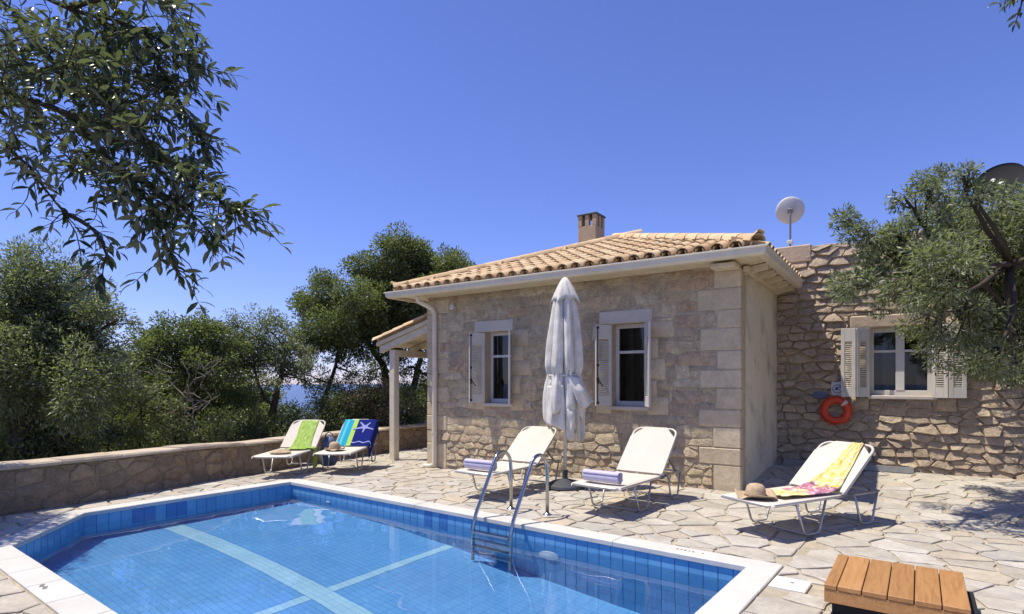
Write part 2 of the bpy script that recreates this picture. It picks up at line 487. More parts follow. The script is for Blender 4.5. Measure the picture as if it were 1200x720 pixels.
def cut_rect(poly, r):
    """the largest convex rest of poly outside rectangle r"""
    x0, x1, y0, y1 = r
    xs = [p[0] for p in poly]; ys = [p[1] for p in poly]
    if not poly or max(xs) <= x0 or min(xs) >= x1 or max(ys) <= y0 or min(ys) >= y1: return poly
    best = []
    for nx, ny, c in ((1, 0, x0), (-1, 0, -x1), (0, 1, y0), (0, -1, -y1)):
        q = clip(poly, nx, ny, c)
        if len(q) >= 3 and (not best or abs(area(q)) > abs(area(best))): best = q
    return best
def cut_all(polys, rects):
    for r_ in rects:
        h = [(r_[0], r_[2]), (r_[1], r_[2]), (r_[1], r_[3]), (r_[0], r_[3])]; out = []
        for c in polys:
            xs_ = [p[0] for p in c]; ys_ = [p[1] for p in c]
            if max(xs_) <= r_[0] or min(xs_) >= r_[1] or max(ys_) <= r_[2] or min(ys_) >= r_[3]: out.append(c)
            else: out += [q for q in outside_pieces(c, h) if abs(area(q)) > .0012]
        polys = out
    return polys
def outside_pieces(poly, hull):
    """convex pieces of poly that lie outside the convex hull (counter clockwise)"""
    res = []; rest = poly
    for k in range(len(hull)):
        a = hull[k]; b_ = hull[(k+1) % len(hull)]
        nx, ny = (b_[1]-a[1]), -(b_[0]-a[0]); c = nx*a[0]+ny*a[1]
        o = clip(rest, -nx, -ny, -c)
        if len(o) >= 3 and abs(area(o)) > 1e-6: res.append(o)
        rest = clip(rest, nx, ny, c)
        if len(rest) < 3: break
    return res
def stone(mb, poly, mapf, depth, rnd, flat=0.76, rough=0.3, back=-0.02, tilt=0.0):
    """one stone with a rounded face standing proud of the wall"""
    cx = sum(p[0] for p in poly)/len(poly); cy = sum(p[1] for p in poly)/len(poly)
    n = len(poly); low = min(p[1] for p in poly); tl = tilt*rnd.uniform(.4, 1.5)     # faces shaped to lean back and catch more sun: tilt = metres per metre of height
    hmax = (max(p[1] for p in poly)-low)*tl
    depth0 = depth; depth = depth + hmax*.4
    vs = [mapf(u, v, back) for u, v in poly] + [mapf(u, v, depth*0.45 - tl*(v-cy)*.5) for u, v in poly]
    for u, v in poly:
        k = flat * rnd.uniform(0.92, 1.06)
        vs.append(mapf(cx+(u-cx)*k, cy+(v-cy)*k, depth + depth0*rnd.uniform(-rough, rough) - tl*(v-cy)*k))
    vs.append(mapf(cx+rnd.uniform(-.02, .02), cy+rnd.uniform(-.015, .015), depth*1.05 + depth0*rnd.uniform(-rough, rough)))
    fs = []
    for k in range(n):
        j = (k+1) % n
        fs += [(k, j, n+j, n+k), (n+k, n+j, 2*n+j, 2*n+k), (2*n+k, 2*n+j, 3*n)]
    mb.add(vs, fs)
    return mb

# ------------------------------------------------------------------ terrain and sea
rnd = random.Random(4)
mb = MB()
mb.add([(-30000,-30000,-85),(30000,-30000,-85),(30000,30000,-85),(-30000,30000,-85)], [(0,1,2,3)])
m, nt, b = new_mat('sea')
b.inputs["Base Color"].default_value = (0.012,0.045,0.11,1); b.inputs["Roughness"].default_value = 0.22
bump(nt, b, nz(nt, 0.06, 6, 0.7), 0.5, 4.0); M['sea'] = m
structure(obj('sea', mb, M['sea']))

m, nt, b = new_mat('hillside')
base = ramp(nt, [(0.05,0.055,0.022),(0.12,0.10,0.05),(0.20,0.165,0.10)], mrange(nt, nz(nt, 0.8, 8, 0.7), 0.3, 0.7, 0, 1))
nt.links.new(base, b.inputs["Base Color"]); b.inputs["Roughness"].default_value = 0.95
bump(nt, b, nz(nt, 5, 6, 0.7), 0.8, 0.1); M['hillside'] = m
def hill_z(x, y):
    d = max(0.0, -9.6 - x + 0.0)
    h = -0.40 - 0.03*d - 0.012*max(0, d-6)**2
    h -= 0.25 * sm((y-14)/12) + 0.06*max(0, y-14)
    h += 0.25*noise.noise(Vector((x*0.25, y*0.25, 0.0))) * sm(d/3)
    h -= 1.8 * sm((x + 9.9) / 0.6)
    return max(h, -90)
xs = [-400,-220,-130,-80,-55,-40,-30,-24,-20,-17,-15,-13.5,-12,-11,-10.4,-9.9,-9.6,-9.3,-9.0,-6,-3,0,4,8,14,30,80]
ys = [-90,-40,-15,-6,-2,0,2,3.5,5,6.5,8,9.5,11,13,15,17,20,24,30,40,60,100,170,300]
mb = MB(); nx_ = len(xs)
mb.add([(x, y, hill_z(x, y)) for y in ys for x in xs],
       [(j*nx_+i, j*nx_+i+1, (j+1)*nx_+i+1, (j+1)*nx_+i) for j in range(len(ys)-1) for i in range(nx_-1)])
structure(obj('hillside', mb, M['hillside'], smooth=True))

# ------------------------------------------------------------------ pool frame (local p along the back edge, q towards the camera)
PA = Vector((-7.72, 5.33, 0)); PHI = math.radians(-3.0)
E1 = Vector((math.cos(PHI), math.sin(PHI), 0)); E2 = Vector((math.sin(PHI), -math.cos(PHI), 0))
def PW(p, q, z=0.0): return PA + E1*p + E2*q + Vector((0, 0, z))
def to_pool(x, y):
    d = Vector((x, y, 0)) - PA
    return d.dot(E1), d.dot(E2)
PL, PWD = 6.68, 3.52
POOL = [(0, 0), (PL, 0), (PL, PWD-0.9), (PL-1.1, PWD), (1.1, PWD), (0, PWD-0.88)]
CW = 0.215
def pool_offset(d):
    """pool outline pushed out by d"""
    n = len(POOL); out = []
    for k in range(n):
        a, b, c = POOL[k-1], POOL[k], POOL[(k+1) % n]
        d0 = Vector((b[0]-a[0], b[1]-a[1])).normalized(); d1 = Vector((c[0]-b[0], c[1]-b[1])).normalized()
        n0 = Vector((d0.y, -d0.x)); n1 = Vector((d1.y, -d1.x)); m_ = n0+n1; m_ = m_/m_.dot(n0)
        out.append((b[0]+m_.x*d, b[1]+m_.y*d))
    return out
POUT = pool_offset(CW)

# ------------------------------------------------------------------ patio of crazy paving
WALLC = [(-8.45,-2.0),(-8.5,0.5),(-8.55,2.2),(-8.66,3.4),(-9.02,4.6),(-9.6,6.0),(-9.95,8.0),(-10.15,11.0),(-10.25,14.0)]
def catmull(P, n=10):
    out = []
    for k in range(len(P)-1):
        p0 = P[max(k-1, 0)]; p1 = P[k]; p2 = P[k+1]; p3 = P[min(k+2, len(P)-1)]
        for j in range(n):
            t = j/n
            out.append(tuple(0.5*((2*p1[i]) + (-p0[i]+p2[i])*t + (2*p0[i]-5*p1[i]+4*p2[i]-p3[i])*t*t + (-p0[i]+3*p1[i]-3*p2[i]+p3[i])*t**3) for i in range(2)))
    out.append(P[-1]); return out
WALLP = catmull(WALLC)
def wall_x(y):
    for a, b in zip(WALLP, WALLP[1:]):
        if a[1] <= y <= b[1]: return a[0] + (b[0]-a[0])*(y-a[1])/(b[1]-a[1])
    return WALLP[0][0] if y < WALLP[0][1] else WALLP[-1][0]
HX0, HX1, HY0, HY1 = -7.67, -1.92, 8.317, 14.0       # the house's footprint
RWY = 11.12                                          # face of the old stone building
def on_patio(x, y):
    if HX0 < x < HX1-0.0 and y > HY0-0.02: return False
    if x > HX1-0.1 and y > RWY-0.03: return False
    if x < wall_x(y): return False
    return True
patio = structure(bpy.data.objects.new('patio', None)); COL.objects.link(patio)
# bedding under the flags: a sheet following the ground, open over the pool
def sheet_lines(a, b, n): return [a + (b-a)*k/n for k in range(n+1)]
mb = MB()
gx = sheet_lines(-10.35, -8.2, 10) + sheet_lines(-8.0, -1.0, 30)[0:] + sheet_lines(-0.8, 6.0, 14)
gy = sheet_lines(-3.0, 0.8, 5) + sheet_lines(1.0, 5.6, 46) + sheet_lines(5.8, 13.9, 36)
idx = {}
def inside_poly(p, poly):
    r_ = False
    for k in range(len(poly)):
        a = poly[k-1]; b_ = poly[k]
        if (a[1] > p[1]) != (b_[1] > p[1]) and p[0] < (b_[0]-a[0])*(p[1]-a[1])/(b_[1]-a[1])+a[0]: r_ = not r_
    return r_
hole = pool_offset(CW*0.5)
# bedding = outer ring strips round the pool mouth (fan between pool outline and a rectangle) plus a grid outside the rectangle
hp = [PW(p, q) for p, q in hole]
RX0, RX1, RY0, RY1 = -8.3, -0.55, 0.9, 5.85
for j in range(len(gy)-1):
    for i in range(len(gx)-1):
        cx, cy = (gx[i]+gx[i+1])/2, (gy[j]+gy[j+1])/2
        if RX0 < cx < RX1 and RY0 < cy < RY1: continue
        pts = [(gx[i],gy[j]),(gx[i+1],gy[j]),(gx[i+1],gy[j+1]),(gx[i],gy[j+1])]
        mb.add([(x, y, ground_z(x, y)-0.022) for x, y in pts], [(0,1,2,3)])
# rectangle minus pool mouth: cut the rectangle into cells by small squares clipped to each side of the (convex) outline
hull = [(p.x, p.y) for p in hp]
if area(hull) < 0: hull = hull[::-1]
def grid_near(g, lo, hi): return sorted({v for v in g if lo < v < hi} | {lo, hi})
bx0 = max(v for v in gx if (v <= RX0 or True) and v < RX0 + 0.12); 
for j in range(len(gy)-1):
    for i in range(len(gx)-1):
        cx, cy = (gx[i]+gx[i+1])/2, (gy[j]+gy[j+1])/2
        if not (RX0 < cx < RX1 and RY0 < cy < RY1): continue
        for pc in outside_pieces([(gx[i],gy[j]),(gx[i+1],gy[j]),(gx[i+1],gy[j+1]),(gx[i],gy[j+1])], hull):
            mb.add([(x, y, ground_z(x, y)-0.022) for x, y in pc], [tuple(range(len(pc)))])
obj('bedding', mb, M['joint'], patio)

# the flags
rnd = random.Random(11)
pts = []
y = -1.2
row = 0
while y < 11.6:
    x = -10.6 + rnd.uniform(0, .4)
    while x < 5.0:
        pts.append((x + rnd.uniform(-.12, .12), y + rnd.uniform(-.12, .12)))
        x += rnd.uniform(0.24, 0.52)
    y += rnd.uniform(0.26, 0.34); row += 1
# small filler stones between the big ones
for k in range(260):
    pts.append((rnd.uniform(-10.4, 4.8), rnd.uniform(-0.8, 11.3)))
cells = voronoi(pts, 0.9)
pout_w = [(PW(p, q).x, PW(p, q).y) for p, q in POUT]
if area(pout_w) < 0: pout_w = pout_w[::-1]
SKIM = (-0.84, -0.575, 4.585, 4.855)
flags = []
for (x, y), c in zip(pts, cells):
    if len(c) < 3: continue
    c = cut_rect(c, (HX0-0.01, HX1+0.02, HY0-0.03, 30)) if c else c
    c = cut_rect(c, (HX1-0.2, 20, RWY-0.08, 30)) if c else c
    c = cut_rect(c, SKIM) if c else c
    if len(c) < 3: continue
    # keep off the coping: largest convex rest outside the pool outline
    pcs = [q for q in outside_pieces(c, pout_w)]
    if not pcs: continue
    c = max(pcs, key=lambda q: abs(area(q)))
    c = clean(inset(c, rnd.uniform(0.006, 0.017)), 0.03)
    if len(c) < 3 or abs(area(c)) < 0.0025: continue
    cx = sum(p[0] for p in c)/len(c); cy = sum(p[1] for p in c)/len(c)
    if not on_patio(cx, cy): continue
    if min(p[0]-wall_x(p[1]) for p in c) < -0.15: continue
    # rough the outline: extra points on long edges, corners knocked off
    out = []
    n = len(c)
    for k in range(n):
        a = c[k]; b_ = c[(k+1) % n]; L = math.hypot(b_[0]-a[0], b_[1]-a[1])
        out.append(a)
        if L > 0.16 and len(out) < 12:
            t = rnd.uniform(.3, .7); w = rnd.uniform(-0.024, 0.006)
            ex, ey = (b_[0]-a[0])/L, (b_[1]-a[1])/L
            s_ = 1 if area(c) > 0 else -1
            out.append((a[0]+ex*L*t + ey*w*s_, a[1]+ey*L*t - ex*w*s_))
    c = chaikin(out, 0.13) if len(out) <= 8 else out
    p3 = to_px((cx, cy, ground_z(cx, cy)))
    vis = 0
    if p3 and -40 < p3[0] < 1240 and p3[1] < 760: vis = abs(area(c)) * 1.5 / p3[2]**3
    flags.append((vis, c))
flags.sort(key=lambda t: -t[0])
def flag_geo(mb, c, rnd):
    if area(c) < 0: c = c[::-1]
    cx = sum(p[0] for p in c)/len(c); cy = sum(p[1] for p in c)/len(c); n = len(c)
    tx, ty, tz = rnd.uniform(-.006, .006), rnd.uniform(-.006, .006), rnd.uniform(-0.004, 0.003)
    def zz(x, y): return ground_z(x, y) - 0.004 + tz + tx*(x-cx) + ty*(y-cy)
    vs = [(x, y, zz(x, y)-0.03) for x, y in c] + [(x, y, zz(x, y)-0.005) for x, y in c]
    for x, y in c:
        L = math.hypot(x-cx, y-cy); k = max(0.7, 1 - 0.012/max(L, .02))
        vs.append((cx+(x-cx)*k, cy+(y-cy)*k, zz(x, y)))
    fs = [(k, (k+1) % n, n+(k+1) % n, n+k) for k in range(n)] + [(n+k, n+(k+1) % n, 2*n+(k+1) % n, 2*n+k) for k in range(n)]
    fs.append(tuple(range(2*n, 3*n)))
    mb.add(vs, fs)
rest = MB()
for k, (vis, c) in enumerate(flags):
    if k < 300 and vis > 0:
        mb = MB(); flag_geo(mb, c, rnd)
        obj('flagstone', mb, M['flag'], patio)
    else:
        flag_geo(rest, c, rnd)
stuff(obj('far_flagstones', rest, M['flag'], patio))

# ------------------------------------------------------------------ swimming pool
pool = thing('swimming_pool', 'small blue tiled swimming pool with white coping and a cut corner', 'pool', PA, PHI)
def pl(p, q, z): return (p, -q, z)          # the pool's own axes
WATER_Z = -0.155
def floor_depth(p): return -(0.80 + 0.62*sm((p-1.0)/5.6))
def strip(pts_z, mat, name, parent=pool):
    pass
# floor
ps = sheet_lines(0, PL, 14)
mb = MB()
for k in range(14):
    for pc in [clip(clip([(x, y) for x, y in POOL], -1, 0, -ps[k]), 1, 0, ps[k+1])]:
        if len(pc) >= 3:
            pc = pc if area(pc) < 0 else pc[::-1]
            mb.add([pl(x, y, floor_depth(x)) for x, y in pc], [tuple(range(len(pc)))])
obj('pool_floor', mb, M['pool_floor'], pool, world=False)
# lighter stripes on the floor
mb = MB()
for k in range(28):
    a, b_ = PL*k/28, PL*(k+1)/28
    mb.add([pl(a, 1.87, floor_depth(a)+.005), pl(b_, 1.87, floor_depth(b_)+.005), pl(b_, 1.65, floor_depth(b_)+.005), pl(a, 1.65, floor_depth(a)+.005)], [(0,1,2,3)])
obj('floor_stripe', mb, M['pool_stripe'], pool, world=False)
for (qa, qb) in ((0.0, 1.645), (1.875, PWD)):
    mb = MB(); c = 3.32
    mb.add([pl(c-.055, qb, floor_depth(c-.055)+.005), pl(c+.055, qb, floor_depth(c+.055)+.005), pl(c+.055, qa, floor_depth(c+.055)+.005), pl(c-.055, qa, floor_depth(c-.055)+.005)], [(0,1,2,3)])
    obj('floor_stripe', mb, M['pool_stripe'], pool, world=False)
# walls: grout face with tiles standing 2 mm proud
mb = MB()
for k in range(len(POOL)):
    a = POOL[k]; b_ = POOL[(k+1) % len(POOL)]
    nseg = 14
    for j in range(nseg):
        p0 = (a[0]+(b_[0]-a[0])*j/nseg, a[1]+(b_[1]-a[1])*j/nseg); p1 = (a[0]+(b_[0]-a[0])*(j+1)/nseg, a[1]+(b_[1]-a[1])*(j+1)/nseg)
        mb.add([pl(*p0, -0.012), pl(*p1, -0.012), pl(*p1, -1.6), pl(*p0, -1.6)], [(0,1,2,3)])
obj('pool_wall', mb, M['grout'], pool, world=False)
TW, TH = 0.125, 0.235
tile_meshes = {}
def tile_mesh(key, mat):
    if (key, mat.name) not in tile_meshes:
        t = MB().bbox(-TW/2+.003, TW/2-.003, -.004, .003, -TH/2+.003, TH/2-.003, .0012)
        me = bpy.data.meshes.new('wall_tile'); me.from_pydata(t.v, [], t.f); me.materials.append(mat)
        tile_meshes[(key, mat.name)] = me
    return tile_meshes[(key, mat.name)]
under = MB(); under_dark = MB()
rnd = random.Random(3)
for e in (5, 0, 4, 1, 2, 3):
    a = POOL[e]; b_ = POOL[(e+1) % len(POOL)]
    L = math.hypot(b_[0]-a[0], b_[1]-a[1]); ux, uy = (b_[0]-a[0])/L, (b_[1]-a[1])/L
    inx, iny = -uy, ux                       # towards the water
    n = int(round(L/TW)); step = L/n
    for k in range(n):
        s_ = (k+.5)*step
        p, q = a[0]+ux*s_, a[1]+uy*s_
        dark = (e == 5 and 1.45 < L-s_ < 1.70) or (e == 5 and 1.90 < L-s_ < 2.15) or (e == 0 and (2.9 < s_ < 3.03 or 3.15 < s_ < 3.28))
        for r_ in range(6):
            z = -0.015 - TH*(r_+.5)
            M4 = Matrix.Translation(pl(p, q, z)) @ Matrix(((ux, -inx, 0, 0), (-uy, iny, 0, 0), (0, 0, 1, 0), (0, 0, 0, 1)))
            if r_ == 0 and e in (5, 0, 4, 1):
                o = obj('wall_tile', None, None, pool, mesh=tile_mesh('t', M['pool_dark'] if dark else M['pool_blue']))
                o.matrix_local = M4
            else:
                tgt = under_dark if (dark and r_ < 2) else under
                tgt.add([M4 @ Vector(v) for v in ((-step/2+.003,-.003,-TH/2+.003),(step/2-.003,-.003,-TH/2+.003),(step/2-.003,-.003,TH/2-.003),(-step/2+.003,-.003,TH/2-.003))], [(0,1,2,3)])
stuff(obj('underwater_tiles', under, M['pool_blue'], pool, world=False))
stuff(obj('underwater_dark_tiles', under_dark, M['pool_dark'], pool, world=False))
# coping slabs
for e in range(len(POOL)):
    a, b_ = POOL[e], POOL[(e+1) % len(POOL)]; A_, B_ = POUT[e], POUT[(e+1) % len(POUT)]
    L = math.hypot(b_[0]-a[0], b_[1]-a[1]); n = max(1, int(round(L/0.5)) if e != 0 else 5)
    if e == 0: cuts = [0, .2, .41, .63, .815, 1]
    else: cuts = [k/n for k in range(n+1)]
    uu = Vector((b_[0]-a[0], b_[1]-a[1])).normalized(); LIP = 0.022
    for k in range(len(cuts)-1):
        t0, t1 = cuts[k], cuts[k+1]
        def lerp(P, Q, t): return (P[0]+(Q[0]-P[0])*t, P[1]+(Q[1]-P[1])*t)
        # slab corners: inner edge overhangs the tiles a little
        ia, ib, ob, oa = lerp(a, b_, t0), lerp(a, b_, t1), lerp(A_, B_, t1), lerp(A_, B_, t0)
        if 0 < k: oa = (ia[0]+uu.y*CW, ia[1]-uu.x*CW)
        if k < len(cuts)-2: ob = (ib[0]+uu.y*CW, ib[1]-uu.x*CW)
        nin = Vector((-uu.y, uu.x))
        poly = [(ia[0]+nin.x*LIP, ia[1]+nin.y*LIP), (ib[0]+nin.x*LIP, ib[1]+nin.y*LIP), ob, oa]
        c = inset([(x, -y) for x, y in poly], 0.0025)
        if len(c) < 3: continue
        n_ = len(c); dz = rnd.uniform(-.001, .001)
        cin = inset(c, 0.006)
        if len(cin) != n_: cin = c
        vs = [(x, y, -0.045) for x, y in c] + [(x, y, -0.006+dz) for x, y in c] + [(x, y, dz) for x, y in cin]
        fs = [tuple(range(n_))[::-1]] + [(j, (j+1) % n_, n_+(j+1) % n_, n_+j) for j in range(n_)] + [(n_+j, n_+(j+1) % n_, 2*n_+(j+1) % n_, 2*n_+j) for j in range(n_)] + [tuple(range(2*n_, 3*n_))]
        obj('coping_slab', MB().add(vs, fs), M['coping'], pool, world=False)
# small worn depth marks painted on the coping
mk = MB()
for k, (dx, w) in enumerate(((0, .028), (.04, .02), (.07, .03), (.112, .018), (.145, .026), (.23, .02))):
    p0 = 6.02+dx
    mk.add([pl(p0, -.10, .0035), pl(p0+w*.8, -.098, .0035), pl(p0+w*.8, -.118, .0035), pl(p0, -.12, .0035)], [(0,1,2,3)])
for k in range(4):
    p0, q0 = 2.62 + .036*k, PWD+.11+.012*(k % 2)
    mk.add([pl(p0, q0+.03, .0035), pl(p0+.018, q0+.03, .0035), pl(p0+.018, q0, .0035), pl(p0, q0, .0035)], [(0,1,2,3)])
obj('depth_mark', mk, M['deck_mark'], pool, world=False)
# light and inlet in the back wall
def wall_disc(p, z, r, name, mat):
    mb = MB()
    mb.lathe([(0.001, .035), (r*.55, .035), (r*.7, .025), (r, .02), (r, 0)], n=20)
    o = obj(name, mb, mat, pool, smooth=40, world=False)
    o.matrix_local = Matrix.Translation(pl(p, 0, z)) @ Matrix.Rotation(math.radians(90), 4, 'X')
    return o
wall_disc(4.72, -0.52, 0.12, 'pool_light', M['white_plastic'])
wall_disc(0.95, -0.34, 0.05, 'inlet', M['white_plastic'])
# water
wq = pool_offset(.012)
NP, NQ = 150, 80
vs = []; fs = []; vid = {}
def wave(p, q):
    return .0022*nn(p*1.6+3, q*2.1, .3) + .0011*nn(p*4.2, q*5.0, 2.7) + .00035*nn(p*11, q*13, 5.1)
def wv(i, j):
    if (i, j) not in vid:
        p, q = -.012 + (PL+.024)*i/NP, -.012 + (PWD+.024)*j/NQ
        vid[(i, j)] = len(vs); vs.append(PW(p, q, WATER_Z + wave(p, q)))
    return vid[(i, j)]
for i in range(NP):
    for j in range(NQ):
        c = (-.012 + (PL+.024)*(i+.5)/NP, -.012 + (PWD+.024)*(j+.5)/NQ)
        if inside_poly(c, pool_offset(.05)): fs.append((wv(i, j+1), wv(i+1, j+1), wv(i+1, j), wv(i, j)))
water = structure(obj('water', MB().add(vs, fs), M['water'], smooth=True))
if water.data.polygons[0].normal.z < 0: water.data.flip_normals()
sun_data.cycles.is_caustics_light = True
water.cycles.is_caustics_caster = True
for o in pool.children: o.cycles.is_caustics_receiver = True

# skimmer lid in the paving
sk = thing('skimmer_lid', 'flat white square skimmer lid set in the paving beside the pool corner', 'lid', (-0.705, 4.72, 0))
mb = MB().bbox(-.125, .125, -.13, .13, -.03, .002, .005)
obj('lid_plate', mb, M['skimmer'], sk, world=False)
obj('finger_hole', MB().lathe([(0.0005, .004), (.014, .004), (.016, .002)], (0.01, .02, 0), 12), M['deck_mark'], sk, world=False)
sk.rotation_euler.z = PHI

# ------------------------------------------------------------------ house
house = thing('stone_house', 'single storey stone house with hipped tile roof and two narrow shuttered windows', 'house', (-4.8, HY0, 0))
WT = 3.14                                            # wall top
WIN = [(-6.27, -5.70), (-3.79, -3.22)]; WZ0, WZ1 = 1.14, 2.42
def wall_grid(mb, u0, u1, v0, v1, holes, mapf, h0, h1):
    us = sorted({u0, u1} | {a for h in holes for a in h[:2]}); vs_ = sorted({v0, v1} | {a for h in holes for a in h[2:]})
    for i in range(len(us)-1):
        for j in range(len(vs_)-1):
            cu, cv = (us[i]+us[i+1])/2, (vs_[j]+vs_[j+1])/2
            if any(h[0] < cu < h[1] and h[2] < cv < h[3] for h in holes): continue
            mb.prism([(us[i], vs_[j]), (us[i+1], vs_[j]), (us[i+1], vs_[j+1]), (us[i], vs_[j+1])], mapf, h0, h1)
    return mb
fmap = lambda u, v, h: (u, HY0 - h, v)
holes = [(a, b_, WZ0, WZ1) for a, b_ in WIN]
fw = obj('front_wall', wall_grid(MB(), HX0+.01, HX1-.01, -0.3, WT, holes, fmap, -0.35, 0.0), M['mortar'], house)
mb = MB().box(HX1-.36, HX1+.045, HY0+.36, HY1, -.3, WT)
obj('side_wall', mb, M['plaster'], house)
mb = MB().box(HX0, HX0+.35, HY0+.36, HY1, -.3, WT).box(HX0+.352, HX1-.362, HY1-.35, HY1, -.3, WT)
obj('rear_wall', mb, M['mortar'], house)
obj('floor_slab', MB().box(HX0+.36, HX1-.37, HY0+.36, HY1-.36, -.3, -.02), M['room'], house)
obj('ceiling_slab', MB().box(HX0+.1, HX1-.1, HY0+.1, HY1-.1, WT+.002, WT+.06), M['room'], house)
# quoins
rnd = random.Random(21)
qrects = []
z = -0.15; k = 0
QH = [0.50, .24, .29, .25, .30, .26, .27, .31, .26, .30, .27, .30]
for hq in QH:
    z1 = min(z+hq, WT)
    for side in (0, 1):
        w = (0.52, 0.30)[(k+side) % 2] + rnd.uniform(-.04, .04)
        if z1 - z < .06: continue
        r_ = (HX0-.008, HX0+w, z, z1) if side == 0 else (HX1-w, HX1+.008, z, z1)
        qrects.append(r_)
    z = z1; k += 1
# blocks beside the windows
for (a, b_) in WIN:
    zz = WZ0 - .12; j = 0
    while zz < WZ1 - .1:
        h_ = rnd.uniform(.24, .33); z1 = min(zz+h_, WZ1)
        w = rnd.uniform(.26, .44) if j % 2 == 0 else rnd.uniform(.16, .26)
        qrects.append((b_+.0, b_+w, zz, z1)); qrects.append((a-w*.8, a, zz, z1))
        zz = z1; j += 1
lint = [(-6.51, -5.66, WZ1, 2.625), (-4.0, -3.13, WZ1, 2.625)]
def ashlar(mb, r_, mapf, d, rnd, gap=.006, ret=0.0):
    x0, x1, y0, y1 = r_[0]+gap, r_[1]-gap, r_[2]+gap, r_[3]-gap
    j = lambda: rnd.uniform(-.006, .006)
    poly = [(x0+.012+j(), y0+j()*.5), (x1-.012+j(), y0+j()*.5), (x1+j()*.5, y0+.014), (x1+j()*.5, y1-.014), (x1-.012, y1+j()*.5), (x0+.012, y1+j()*.5), (x0+j()*.5, y1-.014), (x0+j()*.5, y0+.014)]
    return stone(mb, poly, mapf, d, rnd, flat=.93, rough=.10)
for r_ in qrects:
    mb = MB(); edge = r_[1] > HX1 or r_[0] < HX0
    if edge:   # corner block: a real block that turns the corner
        d = rnd.uniform(.010, .018)
        y1_ = HY0 + (.11 if r_[1] > HX1 else .25)
        x0_, x1_ = (r_[0]+.006, HX1+.056+rnd.uniform(0, .006)) if r_[1] > HX1 else (HX0-.012-rnd.uniform(0, .006), r_[1]-.006)
        mb.bbox(x0_, x1_, HY0-d-.001, y1_, r_[2]+.005, r_[3]-.005, .012)
        obj('quoin', mb, M['quoin'], fw, smooth=40)
    else:
        ashlar(mb, r_, fmap, rnd.uniform(.008, .015), rnd)
        obj('jamb_block', mb, M['quoin'], fw, smooth=True)
obj('corner_backing', MB().box(HX1-.012, HX1+.043, HY0-.004, HY0+.358, -.3, WT), M['mortar'], house)
# rubble
pts = []; v = -0.12; k = 0
while v < .56:
    u = HX0 - .2 + rnd.uniform(0, .3)
    while u < HX1 + .3:
        pts.append((u + rnd.uniform(-.03, .03), v + rnd.uniform(-.022, .022)))
        u += rnd.uniform(.13, .30)
    v += rnd.uniform(.10, .135)
v += .03
while v < WT + .2:
    u = HX0 - .2 + rnd.uniform(0, .3)
    while u < HX1 + .3:
        pts.append((u + rnd.uniform(-.05, .05), v + rnd.uniform(-.02, .02)))
        u += rnd.uniform(.20, .50)
    v += rnd.uniform(.15, .20); k += 1
cells = voronoi(pts, 0.9, 2.3)
def clip_box(c, x0, x1, y0, y1):
    for a in ((-1, 0, -x0), (1, 0, x1), (0, -1, -y0), (0, 1, y1)):
        if len(c) >= 3: c = clip(c, *a)
    return c
def rubble_poly(c, gap, rnd):
    c = clean(inset(c, gap), .02)
    if len(c) < 3: return []
    if len(c) < 6: c = chaikin(c, .12)
    if len(c) > 10: c = clean(c, .05)
    if area(c) < 0: c = c[::-1]
    return [(p[0]+rnd.uniform(-.006, .006), p[1]+rnd.uniform(-.006, .006)) for p in c]
nst = 0
allr = qrects + lint + [(a, b_, WZ0-.07, WZ1) for a, b_ in WIN]
for c in cells:
    c = clip_box(c, HX0, HX1, -0.2, WT)
    if len(c) < 3: continue
    for c in cut_all([c], allr):
        c = rubble_poly(c, rnd.uniform(.002, .006), rnd)
        if len(c) < 3 or abs(area(c)) < .0015: continue
        cz = sum(p[1] for p in c)/len(c)
        d = rnd.uniform(.004, .012) if cz > .6 else rnd.uniform(.006, .018)
        mb = MB(); stone(mb, c, fmap, d, rnd, flat=.88 if cz > .6 else .84, rough=.55, tilt=.03 if cz > .6 else .16)
        obj('stone', mb, M['stone_house'], fw, smooth=32); nst += 1
print('front stones', nst)

# windows with shutters
def louvre_shutter(parent, hinge, width, z0, z1, ang, flip, bar_out=True):
    """a louvred leaf hinged at `hinge`; ang is the direction of the leaf in plan"""
    s_ = obj('shutter', MB(), M['shutter'], parent)
    fr = MB(); T = .032
    fr.bbox(0, .055, -T/2, T/2, 0, z1-z0, .004).bbox(width-.055, width, -T/2, T/2, 0, z1-z0, .004)
    fr.bbox(.055, width-.055, -T/2+.001, T/2-.001, 0, .16, .003).bbox(.055, width-.055, -T/2+.001, T/2-.001, z1-z0-.22, z1-z0, .003)
    lo = MB(); zz = .17
    while zz < z1-z0-.235:
        lo.box(.05, width-.05, -.011, .011, -.003, .003, Matrix.Translation((0, 0, zz+.01)) @ Matrix.Rotation(math.radians(42*flip), 4, 'X')); zz += .034
    me = bpy.data.meshes.new('shutter'); me.from_pydata(fr.v, [], fr.f); me.materials.append(M['shutter'])
    s_.data = me
    s_.location = Vector((hinge[0], hinge[1], z0)) - wloc(parent); s_.rotation_euler = (0, 0, ang)
    obj('louvre', lo, M['shutter'], s_, world=False)
    if bar_out:
        ir = MB(); yb = -T/2*flip - .012*flip
        ir.tube([(width-.022, yb, .03), (width-.022, yb, z1-z0-.03)], .008, 6)
        for q in (.05, (z1-z0)*.33, (z1-z0)*.5, z1-z0-.05): ir.box(width-.04, width-.004, yb-.012, yb+.012, q-.018, q+.018)
        ir.box(width-.034, width-.01, yb-.02, yb+.02, (z1-z0)*.27, (z1-z0)*.34)
        ir.tube([(width-.022, yb-.02*flip, (z1-z0)*.32), (width-.10, yb-.03*flip, (z1-z0)*.24)], .009, 6)
        obj('bolt_bar', ir, M['black_iron'], s_, world=False)
    return s_
